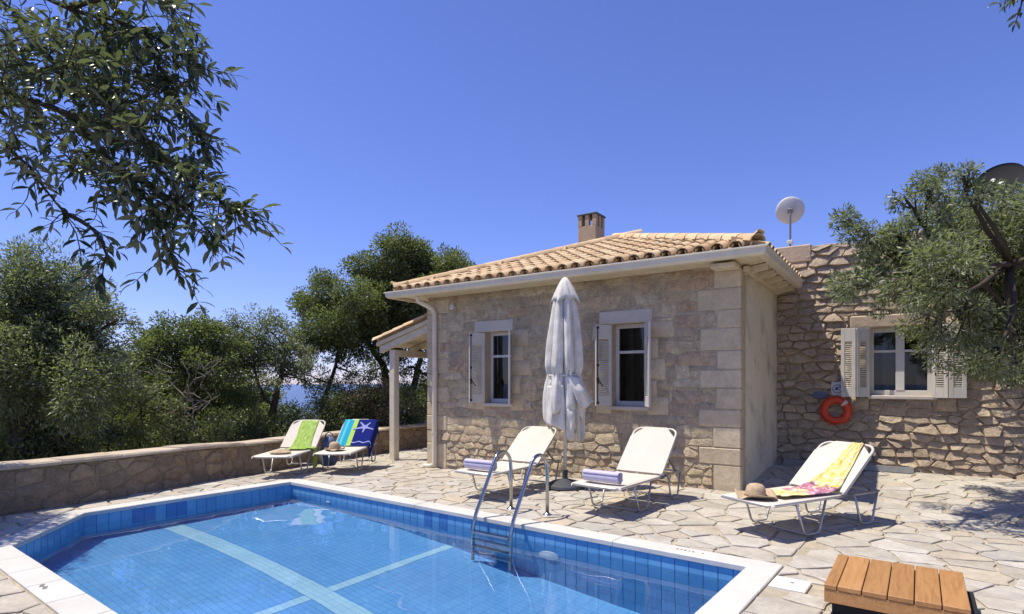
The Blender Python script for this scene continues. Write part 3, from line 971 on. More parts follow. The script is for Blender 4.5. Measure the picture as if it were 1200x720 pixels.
for wi, (a, b_) in enumerate(WIN):
    wf = MB(); yb = HY0 + .16
    wf.bbox(a, a+.05, yb, yb+.06, WZ0, WZ1, .004).bbox(b_-.05, b_, yb, yb+.06, WZ0, WZ1, .004)
    wf.bbox(a+.05, b_-.05, yb+.001, yb+.059, WZ0, WZ0+.075, .004).bbox(a+.05, b_-.05, yb+.001, yb+.059, WZ1-.06, WZ1, .004)
    zm = WZ0 + (WZ1-WZ0)*.66
    wf.bbox(a+.05, b_-.05, yb+.004, yb+.05, zm-.022, zm+.022, .004)
    w = obj('window', wf, M['frame_white'], house)
    obj('pane', MB().box(a+.045, b_-.045, yb+.025, yb+.031, WZ0+.07, zm-.02), M['glass'], w)
    obj('pane', MB().box(a+.045, b_-.045, yb+.025, yb+.031, zm+.02, WZ1-.055), M['glass'], w)
    obj('window_sill', MB().bbox(a-.06, b_+.05, HY0-.045, HY0+.22, WZ0-.055, WZ0-.001, .008), M['lintel'], w)
    x0, x1, z0, z1 = lint[wi]
    obj('lintel', MB().bbox(x0, x1, HY0-.022, HY0+.30, z0+.003, z1, .012), M['lintel'], w)
    obj('curtain', MB().add([(a-.1+(b_-a+.2)*t/16, HY0+.42+.02*math.sin(t*2.4), z_) for t in range(17) for z_ in (WZ0-.2, WZ1)], [(2*t, 2*t+2, 2*t+3, 2*t+1) for t in range(16)]), M['room'], w, smooth=True)
    louvre_shutter(house, (a+.008, HY0-.035), .30, WZ0+.005, WZ1-.02, math.radians(180+62), -1)
    louvre_shutter(house, (b_-.008, HY0-.035), .30, WZ0+.005, WZ1-.02, math.radians(-57), -1, False)

# ---- roof
PITCH = math.radians(20.0); TP = math.tan(PITCH)
EX0, EX1, EY0 = -8.20, -1.55, 7.90
EY1 = EY0 + (EX1-EX0)
EZ = 3.245
AP = ((EX0+EX1)/2, (EY0+EY1)/2, EZ + (EX1-EX0)/2*TP)
rf = MB()
ev = [(EX0+.02, EY0+.02, EZ), (EX1-.02, EY0+.02, EZ), (EX1-.02, EY1-.02, EZ), (EX0+.02, EY1-.02, EZ)]
rf.add(ev + [AP], [(0,1,4), (1,2,4), (2,3,4), (3,0,4), (3,2,1,0)])
roof = obj('roof', rf, M['concrete'], house)
def tile_proto(name, up=True, L=.44, r0=.098, r1=.078, th=.014, n=7):
    vs = []; sgn = 1 if up else -1
    for (yy, r_) in ((0, r0), (L, r1)):
        for rr in (r_, r_-th):
            for j in range(n):
                a = math.pi*j/(n-1)
                vs.append((rr*math.cos(a), yy, sgn*rr*math.sin(a)*.86))
    fs = []
    o0, i0, o1, i1 = 0, n, 2*n, 3*n
    for j in range(n-1):
        fs += [(o0+j, o0+j+1, o1+j+1, o1+j), (i0+j+1, i0+j, i1+j, i1+j+1), (o0+j+1, o0+j, i0+j, i0+j+1), (o1+j, o1+j+1, i1+j+1, i1+j)]
    me = bpy.data.meshes.new(name); me.from_pydata(vs, [], fs); me.materials.append(M['tile_roof'])
    me.polygons.foreach_set("use_smooth", [True]*len(me.polygons)); me.set_sharp_from_angle(angle=math.radians(50))
    return me
COVER = tile_proto('cover_tile', True); PAN = tile_proto('pan_tile', False, r0=.085, r1=.10)
def put(me, name, parent, M4):
    o = obj(name, None, None, parent, mesh=me)
    o.matrix_local = Matrix.Translation(-wloc(parent)) @ M4
    return o
def add_mesh(mb, me, M4):
    mb.add([M4 @ v.co for v in me.vertices], [tuple(p.vertices) for p in me.polygons])
rnd = random.Random(8)
SPC = 0.235; EXPO = 0.315
def slope_tiles(origin, ux, uy, length, single, rest_cover=None):
    """tiles on a triangular hip: origin = left eave corner, ux along the eave, uy up the slope in plan"""
    ncol = int(length/SPC); off = (length-ncol*SPC)/2
    for c in range(ncol+1):
        x = off + c*SPC
        for kind in (0, 1):
            xx = x + (SPC/2 if kind else 0)
            if xx > length-.05: continue
            mx = min(xx, length-xx)
            r_ = 0
            while True:
                s_ = -0.07 + r_*EXPO
                if s_ + (.24 if r_ else 0.16) > mx: break
                rise = .045 if kind == 0 else .085
                base = Vector(origin) + ux*(xx+rnd.uniform(-.006, .006)) + uy*s_ + Vector((0, 0, s_*TP + rise + (.012 if r_ == 0 else 0)))
                up = (uy*math.cos(PITCH - .03) + Vector((0, 0, math.sin(PITCH - .03)))).normalized()
                zax = ux.cross(up).normalized(); jx = rnd.uniform(-.035, .035)
                R_ = Matrix((ux, up, zax)).transposed().to_4x4() @ Matrix.Rotation(jx, 4, 'Z')
                M4 = Matrix.Translation(base) @ R_
                if single: put(COVER if kind == 0 else PAN, 'cover_tile' if kind == 0 else 'pan_tile', roof, M4)
                else: add_mesh(rest_cover, COVER if kind == 0 else PAN, M4)
                r_ += 1
X_ = Vector((1, 0, 0)); Y_ = Vector((0, 1, 0))
slope_tiles((EX0, EY0, EZ), X_, Y_, EX1-EX0, True)
rest = MB()
slope_tiles((EX1, EY0, EZ), Y_, -X_, EX1-EX0, False, rest)
slope_tiles((EX0, EY1, EZ), -Y_, X_, EX1-EX0, False, rest)
stuff(obj('other_slope_tiles', rest, M['tile_roof'], roof))
HIPT = tile_proto('hip_tile', True, L=.46, r0=.115, r1=.092, th=.016)
for sx, cx in ((1, EX0), (-1, EX1)):
    d = Vector((sx, 1, TP)).normalized(); tot = Vector((AP[0]-cx, AP[1]-EY0, AP[2]-EZ)).length
    s_ = 0.02
    while s_ < tot:
        side = d.cross(Vector((0, 0, 1))).normalized(); upn = side.cross(d).normalized()
        dd = (d*math.cos(.03) - upn*math.sin(-.03)).normalized(); upn = side.cross(dd).normalized()
        M4 = Matrix.Translation(Vector((cx, EY0, EZ)) + d*s_ + Vector((0, 0, .085))) @ Matrix((side, dd, upn)).transposed().to_4x4()
        if side.cross(dd).dot(upn) < 0: pass
        put(HIPT, 'hip_tile', roof, M4)
        s_ += .37
for sx, cx in ((1, EX0), (-1, EX1)):
    q0 = Vector((cx+sx*.12, EY0+.12, EZ+.12*TP+.06)); q1 = Vector(AP)+Vector((0, 0, .06))
    obj('hip_mortar', MB().tube([q0, q0.lerp(q1, .5), q1], .098, 8), M['mortar'], roof, smooth=True)
# upturned end tiles at the eave corners
for cx, sx in ((EX0, -1), (EX1, 1)):
    d = Vector((sx, -1, .45)).normalized(); side = d.cross(Vector((0, 0, 1))).normalized(); upn = side.cross(d).normalized()
    put(HIPT, 'hip_tile', roof, Matrix.Translation(Vector((cx-sx*.16, EY0+.16, EZ+.10))) @ Matrix((side, d, upn)).transposed().to_4x4() @ Matrix.Scale(.62, 4))
# soffit, fascia, gutters
sof = MB()
sof.add([(EX0+.03, EY0+.03, EZ-.055), (EX1-.03, EY0+.03, EZ-.055), (EX1-.03, EY1-.03, EZ-.055), (EX0+.03, EY1-.03, EZ-.055), (HX0, HY0, WT-.0), (HX1, HY0, WT), (HX1, HY1, WT), (HX0, HY1, WT)],
        [(0,4,5,1), (1,5,6,2), (3,7,4,0)])
obj('soffit', sof, M['cream_wood'], roof)
GP = [(.0, -.122), (.07, -.118), (.10, -.09), (.106, -.03), (.125, -.02), (.125, 0), (.10, 0), (.095, -.03), (.088, -.085), (.066, -.105), (.012, -.108), (.012, 0), (0, 0)]
gut = MB().sweep(GP, [(EX0, EY0+2.2, EZ+.01), (EX0, EY0, EZ+.01), (EX1, EY0, EZ+.01), (EX1, RWY-.16, EZ+.01)])
obj('gutter', gut, M['cream'], roof)
for k in range(5):
    y0 = HY0 + .28 + k*.55
    raf = MB().add([(HX1+.04, y0, WT-.10), (EX1-.02, y0, EZ-.155), (EX1-.02, y0, EZ-.07), (HX1+.04, y0, WT-.004), (HX1+.04, y0+.085, WT-.10), (EX1-.02, y0+.085, EZ-.155), (EX1-.02, y0+.085, EZ-.07), (HX1+.04, y0+.085, WT-.004)],
                   [(0,1,2,3), (7,6,5,4), (0,4,5,1), (3,2,6,7), (1,5,6,2), (0,3,7,4)])
    if y0 < RWY-.2: obj('rafter', raf, M['cream_wood'], roof)
obj('eave_beam', MB().bbox(HX1-.28, HX1+.05, HY0-.30, HY0-.03, WT-.075, WT-.01, .008), M['cream_wood'], roof)
obj('eave_beam', MB().bbox(HX1+.06, HX1+.14, HY0+.1, RWY-.2, WT-.09, WT-.012, .008), M['cream_wood'], roof)
# chimney
cb = at(693, 300, 12.9); ch = MB(); cx, cy = cb.x, cb.y
ct = 4.98
ch.bbox(cx-.22, cx+.22, cy-.22, cy+.22, 3.7, ct, .01)
for sx in (-1, 0, 1):
    for sy in (-1, 0, 1):
        if sx or sy: ch.box(cx+sx*.175-.045, cx+sx*.175+.045, cy+sy*.175-.045, cy+sy*.175+.045, ct-.004, ct+.24)
chim = obj('chimney', ch, M['chimney'], roof)
obj('chimney_cap', MB().bbox(cx-.245, cx+.245, cy-.245, cy+.245, ct+.236, ct+.275, .01), M['dark_base'], chim)
# rain pipe, lamp
px_ = -7.43
dp = MB()
dp.tube([(px_-.16, EY0+.03, EZ-.11), (px_-.16, EY0+.06, EZ-.20), (px_-.10, EY0+.2, EZ-.26), (px_-.02, HY0-.12, EZ-.33), (px_, HY0-.075, EZ-.42), (px_, HY0-.075, .0), (px_-.01, HY0-.085, -.07), (px_-.08, HY0-.12, -.095), (px_-.20, HY0-.14, -.10)], .048, 12)
obj('rain_pipe', dp, M['cream'], house, smooth=50)
for zc in (.55, 1.7, 2.65): obj('pipe_clip', MB().lathe([(.053, -.018), (.056, -.018), (.056, .018), (.053, .018)], (px_, HY0-.075, zc), 14).box(px_-.01, px_+.01, HY0-.03, HY0+.01, zc-.012, zc+.012), M['cream'], house)
lm = MB(); lx = -6.98
lm.tube([(lx, HY0-.005, 2.93), (lx, HY0-.09, 2.95)], .018, 8).lathe([(.001, -.07), (.035, -.07), (.05, -.02), (.03, .03), (.001, .035)], (lx+.03, HY0-.13, 2.93), 12)
obj('spot_lamp', lm, M['frame_white'], house, smooth=50)
# ---- porch on the left gable
pr = obj('porch_roof', MB().add([(HX0-.005, 8.46, 2.80), (-9.28, 8.46, 2.36), (-9.28, 12.6, 2.36), (HX0-.005, 12.6, 2.80), (HX0-.005, 8.46, 2.72), (-9.28, 8.46, 2.28), (-9.28, 12.6, 2.28), (HX0-.005, 12.6, 2.72)],
        [(0,1,2,3), (7,6,5,4), (0,4,5,1), (1,5,6,2), (2,6,7,3)]), M['cream_wood'], house)
pitch2 = math.atan2(.44, 1.6); up2 = Vector((math.cos(pitch2), 0, math.sin(pitch2)))
rest = MB()
for c in range(17):
    for r_ in range(6):
        s_ = r_*.30 - .06
        base = Vector((-9.28, 8.49 + c*SPC, 2.36)) + Vector((s_, 0, s_*math.tan(pitch2)+.05))
        uxx = Vector((0, -1, 0)); M4 = Matrix.Translation(base) @ Matrix((uxx, up2, uxx.cross(up2))).transposed().to_4x4()
        M4p = Matrix.Translation(Vector((0, SPC/2, .035))) @ M4
        if s_ + .4 > 1.68: M4 = M4 @ Matrix.Scale(.55, 4, (0, 1, 0)); M4p = M4p @ Matrix.Scale(.55, 4, (0, 1, 0))
        if c < 2: put(COVER, 'cover_tile', pr, M4)
        else: add_mesh(rest, COVER, M4)
        add_mesh(rest, PAN, M4p)
stuff(obj('porch_tiles', rest, M['tile_roof'], pr))
for yy in (8.50, 12.4):
    pb = MB().add([(HX0-.01, yy, 2.56), (-9.22, yy, 2.14), (-9.22, yy, 2.275), (HX0-.01, yy, 2.715), (HX0-.01, yy+.10, 2.56), (-9.22, yy+.10, 2.14), (-9.22, yy+.10, 2.275), (HX0-.01, yy+.10, 2.715)], [(0,1,2,3), (7,6,5,4), (0,4,5,1), (3,2,6,7), (1,5,6,2), (0,3,7,4)])
    obj('porch_rafter', pb, M['cream_wood'], house)
obj('porch_beam', MB().bbox(-8.98, -8.84, 8.602, 12.6, 2.06, 2.20, .006), M['cream_wood'], house)
for yy in (9.4, 10.2, 11.0, 11.8):
    obj('porch_rafter', MB().add([(HX0-.01, yy, 2.60), (-9.22, yy, 2.18), (-9.22, yy, 2.277), (HX0-.01, yy, 2.717), (HX0-.01, yy+.07, 2.60), (-9.22, yy+.07, 2.18), (-9.22, yy+.07, 2.277), (HX0-.01, yy+.07, 2.717)], [(0,1,2,3), (7,6,5,4), (0,4,5,1), (3,2,6,7), (1,5,6,2), (0,3,7,4)]), M['cream_wood'], house)
for yy in (8.55, 12.4):
    obj('porch_post', MB().bbox(-8.985, -8.835, yy, yy+.15, ground_z(-8.9, yy)-.03, 2.20, .01), M['cream'], house)

# ------------------------------------------------------------------ old stone building on the right
old = thing('stone_building', 'taller old rubble stone building with wide shuttered window behind the olive tree', 'building', (1.5, RWY, 0.1))
omap = lambda u, v, h: (u, RWY - h, v)
def top_z(u): return 3.86 + .02*math.sin(u*3) + .16*sm((u+.7)/2.2) + .05*sm((u-1.5)/3)
OW = (-0.48, 0.36, 1.30, 2.40)
OX0, OX1 = HX1-.02, 5.6
mb = MB()
wall_grid(mb, OX0, OX1, -.2, 3.80, [OW], omap, -.55, 0)
us = [OX0 + (OX1-OX0)*k/26 for k in range(27)]
for k in range(26):
    z0, z1 = top_z(us[k])-.03, top_z(us[k+1])-.03
    mb.prism([(us[k], 3.80), (us[k+1], 3.80), (us[k+1], z1), (us[k], z0)], omap, -.55, -.002)
ow = obj('rubble_wall', mb, M['mortar_old'], old)
obj('back_room', MB().box(OX0+.2, OX1, RWY+2.9, RWY+3.0, 0, 3.6).box(OX0+.2, OX1, RWY+.56, RWY+2.9, 3.5, 3.6).box(OX0+.2, OX1, RWY+.56, RWY+2.9, -.1, 0).box(OX0+.1, OX0+.2, RWY+.56, RWY+3, -.1, 3.6).box(OX1-.1, OX1-.002, RWY+.56, RWY+2.9, .002, 3.498), M['room'], old)
rnd = random.Random(77)
pts = []; v = 0.0
while v < 4.6:
    u = OX0 - .2 + rnd.uniform(0, .25)
    while u < OX1 + .2:
        pts.append((u + rnd.uniform(-.05, .05), v + rnd.uniform(-.03, .03)))
        u += rnd.uniform(.14, .40)
    v += rnd.uniform(.11, .17)
cells = voronoi(pts, .9, 2.2)
olint = (-0.77, 0.52, 2.40, 2.62)
jr = []
zz = 1.05
while zz < 2.38:
    h_ = rnd.uniform(.2, .32); jr.append((OW[0]-rnd.uniform(.18, .34), OW[0], zz, min(zz+h_, 2.39))); jr.append((OW[1], OW[1]+rnd.uniform(.18, .34), zz, min(zz+h_, 2.39))); zz += h_
sl = []
orects = [olint, (OW[0]-.04, OW[1]+.06, OW[2]-.07, OW[3])] + jr
for c in cells:
    c = clip_box(c, OX0+.01, OX1, 0.0, 4.6)
    if len(c) < 3: continue
    cu = sum(p[0] for p in c)/len(c)
    c = clip(c, 0, 1, top_z(cu) + rnd.uniform(-.02, .02))
    if len(c) < 3: continue
    for c in cut_all([c], orects):
        c = rubble_poly(c, rnd.uniform(.002, .006), rnd)
        if len(c) < 3 or abs(area(c)) < .002: continue
        cu = sum(p[0] for p in c)/len(c); cv = sum(p[1] for p in c)/len(c)
        p3 = to_px((cu, RWY, cv))
        vis = abs(area(c))/p3[2]**2 if p3 and p3[0] < 1215 else 0
        sl.append((vis, c))
sl.sort(key=lambda t: -t[0])
rest = MB()
for k, (vis, c) in enumerate(sl):
    mb = MB() if (k < 290 and vis > 0) else rest
    stone(mb, c, omap, rnd.uniform(.010, .026), rnd, flat=.86, rough=.6, tilt=.34)
    if mb is not rest: obj('stone', mb, M['stone_old'], ow, smooth=30)
stuff(obj('small_stones', rest, M['stone_old'], ow, smooth=30))
for r_ in jr:
    mb = MB(); ashlar(mb, r_, omap, rnd.uniform(.02, .035), rnd); obj('jamb_block', mb, M['stone_old'], ow, smooth=True)
obj('corner_block', MB().bbox(OX0-.03, OX0+.62, RWY-.06, RWY+.5, 3.60, 3.90, .02), M['lintel_warm'], ow)
# window
wf = MB(); yb = RWY+.12; a, b_, z0, z1 = OW; zc = (a+b_)/2
wf.bbox(a, a+.06, yb, yb+.06, z0, z1, .004).bbox(b_-.06, b_, yb, yb+.06, z0, z1, .004).bbox(a+.06, b_-.06, yb+.001, yb+.059, z0, z0+.08, .004).bbox(a+.06, b_-.06, yb+.001, yb+.059, z1-.07, z1, .004)
wf.bbox(zc-.06, zc+.06, yb-.006, yb+.058, z0+.08, z1-.07, .004)
zt = z0 + .72
wf.bbox(a+.06, zc-.06, yb+.008, yb+.05, zt-.02, zt+.02, .004).bbox(zc+.06, b_-.06, yb+.008, yb+.05, zt-.02, zt+.02, .004)
w = obj('window', wf, M['frame_white'], old)
for (xa, xb) in ((a+.055, zc-.055), (zc+.055, b_-.055)):
    for (za, zb) in ((z0+.075, zt-.018), (zt+.018, z1-.065)):
        obj('pane', MB().box(xa, xb, yb+.026, yb+.032, za, zb), M['glass'], w)
obj('window_sill', MB().bbox(a-.02, b_+.06, RWY-.09, RWY+.2, z0-.06, z0-.002, .01), M['lintel'], w)
obj('lintel', MB().bbox(olint[0]+.02, olint[1]-.02, RWY-.05, RWY+.35, olint[2]+.004, olint[3]-.01, .02), M['lintel_warm'], w)
for (x0, x1) in ((a+.18, a+.34), (b_-.2, b_-.02)):
    obj('curtain', MB().add([(x0+(x1-x0)*t/16, RWY+.34+.025*math.sin(t*2.2), z_) for t in range(17) for z_ in (z0-.1, z1)], [(2*t, 2*t+2, 2*t+3, 2*t+1) for t in range(16)]), M['curtain'], w, smooth=True)
def fold_pair(hx, sgn):
    """two louvred leaves of a folding shutter swung out beside the opening"""
    W_ = .215; h1 = Vector((hx, RWY-.075)); A1 = math.radians(36 if sgn < 0 else 24); A2 = math.radians(-8)
    d1 = Vector((sgn*math.cos(A1), -math.sin(A1))); h2 = h1 + d1*(W_+.008)
    d2 = Vector((sgn*math.cos(A2), -math.sin(A2)))
    louvre_shutter(old, (h1.x, h1.y), W_, z0-.03, z1, math.atan2(d1.y, d1.x), -sgn, False)
    louvre_shutter(old, (h2.x, h2.y), W_, z0-.03, z1, math.atan2(d2.y, d2.x), -sgn, True)
fold_pair(a+.005, -1); fold_pair(b_-.005, 1)

# grey channel lying along the foot of that wall
mb = MB().sweep([(-.05, .0), (.05, .0), (.05, .085), (.035, .085), (.03, .02), (-.03, .02), (-.035, .085), (-.05, .085)], [(-1.72, RWY-.26, .10), (0.12, RWY-.30, .105)])
tag(obj('metal_channel', mb, M['channel']), 'long grey metal channel lying on the paving along the rubble wall', 'channel')

# ------------------------------------------------------------------ things on the old building
# life ring
lr = thing('life_ring', 'orange life ring hanging on the rubble wall beside the shutter', 'life ring', (-0.95, RWY-.14, 1.04))
mb = MB(); n, k_ = 40, 12
vs = []; fs = []
for i in range(n):
    A = 2*math.pi*i/n
    for j in range(k_):
        B = 2*math.pi*j/k_
        r_ = .195 + .068*math.cos(B)
        vs.append((r_*math.cos(A), .052*math.sin(B), r_*math.sin(A)))
        fs.append((i*k_+j, i*k_+(j+1) % k_, ((i+1) % n)*k_+(j+1) % k_, ((i+1) % n)*k_+j))
obj('ring_body', mb.add(vs, fs), M['ring'], lr, smooth=True, world=False)
for A in (.75, 2.3, 3.9, 5.5):
    mb = MB(); vs = []; fs = []
    for i in range(4):
        a_ = A - .13 + .26*i/3
        for j in range(k_):
            B = 2*math.pi*j/k_; r_ = .195 + .073*math.cos(B)
            vs.append((r_*math.cos(a_), .057*math.sin(B), r_*math.sin(a_)))
    for i in range(3):
        for j in range(k_): fs.append((i*k_+j, i*k_+(j+1) % k_, (i+1)*k_+(j+1) % k_, (i+1)*k_+j))
    obj('band', mb.add(vs, fs), M['ring'] if A != .75 else M['rope'], lr, smooth=True, world=False)
mb = MB().tube([(.19*math.cos(t)*1.45, -.03-.012*math.sin(3*t), .19*math.sin(t)*1.45) for t in [2*math.pi*i/40 for i in range(41)]], .006, 6)
obj('grab_rope', mb, M['ring'], lr, smooth=True, world=False)
lr.scale = (.88, .88, .88)
# pictogram sign above the ring
sg = thing('pool_sign', 'small white sign with round blue pictogram above the life ring', 'sign', (-0.93, RWY-.085, 1.40))
obj('sign_plate', MB().bbox(-.09, .09, -.006, .006, -.11, .12, .003), M['sign_white'], sg, world=False)
mb = MB()
mb.lathe([(.062, .0), (.074, .0), (.074, .003), (.062, .003), (.062, 0)], n=24)
mb.lathe([(.0005, .003), (.020, .003), (.022, 0)], (-.01, .012, 0), n=14)
mb.box(-.045, .04, -.020, -.008, 0, .003).box(-.02, .05, .02, .032, 0, .003)
o = obj('pictogram', mb, M['sign_blue'], sg, world=False); o.matrix_local = Matrix.Translation((0, -.0065, 0)) @ Matrix.Rotation(math.radians(90), 4, 'X')
pq = thing('blue_blot', 'faded blue oval plaque on the shaded rubble wall left of the life ring', 'blot', (-1.19, RWY-.085, 1.29))  # bluish stain on the wall, built as a thin oval disc
o = obj('blot_face', MB().lathe([(.0005, .012), (.10, .012), (.115, .006), (.115, 0)], n=26), paint('blot_blue', (0.10,0.13,0.20), .7), pq, world=False)
o.matrix_local = Matrix.Rotation(math.radians(90), 4, 'X') @ Matrix.Scale(.55, 4, (0, 1, 0))

# dishes on the wall top
def dish(name, label, base, h, r, lean, face, mat, arm=True):
    t = thing(name, label, 'dish', base, 0)
    obj('mast', MB().tube([(0, 0, -.02), (0, 0, h+.06)], .018, 10), M['grey_metal'], t, world=False)
    obj('mast_clamp', MB().bbox(-.05, .05, -.04, .04, .12, .19, .01), M['dish_white'], t, world=False)
    pr_ = []; n = 8
    for k in range(n+1):
        q = k/n; pr_.append((max(r*q, .001), -.0 + .20*r*q*q))
    pr_ += [(r*1.02, .20*r+.012), (r*1.0, .20*r+.02)] + [(max(r*(n-k)/n*.99, .001), .20*r*((n-k)/n)**2+.012) for k in range(0, n+1)]
    d = obj('reflector', MB().lathe(pr_, n=36), mat, t, smooth=50, world=False)
    R_ = Euler((lean, 0, face)).to_matrix().to_4x4()
    d.matrix_local = Matrix.Translation((0, 0, h)) @ R_ @ Matrix.Translation((0, 0, .05))
    obj('bracket', MB().bbox(-.045, .045, -.045, .045, -.06, .02, .01), M['grey_metal'], d, world=False)
    if arm:
        obj('feed_arm', MB().tube([(0, -r*.98, .22*r), (0, -r*.55, r*.85)], .010, 6).lathe([(.001, 0), (.03, 0), (.03, .07), (.001, .07)], (0, -r*.5, r*.82), 10), M['grey_metal'], d, world=False)
    return t
dish('satellite_dish', 'round white satellite dish on a mast above the rubble wall corner', (-1.70, RWY+.25, 3.88), .72, .235, math.radians(-70), math.radians(10), M['dish_white'])
dish('satellite_dish', 'large dark satellite dish on the rubble wall top behind the olive tree', (1.22, RWY+.3, 4.05), .44, .32, math.radians(66), math.radians(-20), M['dish_dark'])

# ------------------------------------------------------------------ garden wall
gw = thing('garden_wall', 'low curved rubble stone garden wall with pale capping along the patio', 'wall', (-9.0, 4.5, -.1))
cum = [0]
for a, b_ in zip(WALLP, WALLP[1:]): cum.append(cum[-1] + math.hypot(b_[0]-a[0], b_[1]-a[1]))
def wpt(u):
    u = max(0, min(cum[-1]-1e-4, u))
    for k in range(len(cum)-1):
        if cum[k] <= u <= cum[k+1]:
            t = (u-cum[k])/(cum[k+1]-cum[k]); a, b_ = WALLP[k], WALLP[k+1]
            dx, dy = (b_[0]-a[0])/(cum[k+1]-cum[k]), (b_[1]-a[1])/(cum[k+1]-cum[k])
            return a[0]+(b_[0]-a[0])*t, a[1]+(b_[1]-a[1])*t, dy, -dx
def gmap(u, v, h):
    x, y, nx, ny = wpt(u); g = ground_z(x+.1, y)
    return (x+nx*h, y+ny*h, g+v)
GH = .50
mb = MB(); nseg = 60; U = [cum[-1]*k/nseg for k in range(nseg+1)]
vs = []
for u in U: vs += [gmap(u, -.3, 0), gmap(u, GH, 0), gmap(u, GH, -.32), gmap(u, -.9, -.32)]
fs = []
for k in range(nseg):
    for j in range(3): fs.append((4*k+j, 4*(k+1)+j, 4*(k+1)+j+1, 4*k+j+1))
obj('wall_core', mb.add(vs, fs), M['mortar_garden'], gw)
rnd = random.Random(5); pts = []; v = .02
while v < GH+.15:
    u = rnd.uniform(0, .3)
    while u < cum[-1]:
        pts.append((u+rnd.uniform(-.06, .06), v+rnd.uniform(-.05, .05))); u += rnd.uniform(.2, .5)
    v += rnd.uniform(.14, .2)
rest = MB()
for (pu, pv), c in zip(pts, voronoi(pts, .7, 1.4)):
    c = clip_box(c, 0.02, cum[-1]-.02, -.05, GH-.003)
    if len(c) < 3: continue
    c = rubble_poly(c, rnd.uniform(.006, .014), rnd)
    if len(c) < 3 or abs(area(c)) < .006: continue
    p3 = to_px(gmap(pu, pv, 0)); vis = p3 and p3[0] > -30
    mb = MB() if vis else rest
    stone(mb, c, gmap, rnd.uniform(.008, .022), rnd, flat=.84, rough=.5)
    if vis: obj('stone', mb, M['stone_garden'], gw, smooth=30)
stuff(obj('hidden_stones', rest, M['stone_garden'], gw, smooth=True))
u = 0.05
while u < cum[-1]-.2:
    L = rnd.uniform(.5, .95); u1 = min(u+L, cum[-1]-.02); h_ = rnd.uniform(.05, .065)
    vs = []; fs = []
    for k in range(5):
        uu = u+.004 + (u1-u-.008)*k/4; o1, o2 = .055+rnd.uniform(-.012, .012), -.36+rnd.uniform(-.01, .01)
        vs += [gmap(uu, GH+.002, o1-.01), gmap(uu, GH+h_*.6, o1), gmap(uu, GH+h_+rnd.uniform(-.004, .004), o1-.02), gmap(uu, GH+h_+rnd.uniform(-.004, .004), o2), gmap(uu, GH+.002, o2)]
    for k in range(4):
        for j in range(5): fs.append((5*k+j, 5*(k+1)+j, 5*(k+1)+(j+1) % 5, 5*k+(j+1) % 5))
    fs += [(4,3,2,1,0), (20,21,22,23,24)]
    obj('cap_slab', MB().add(vs, fs), M['garden_cap'], gw)
    u = u1

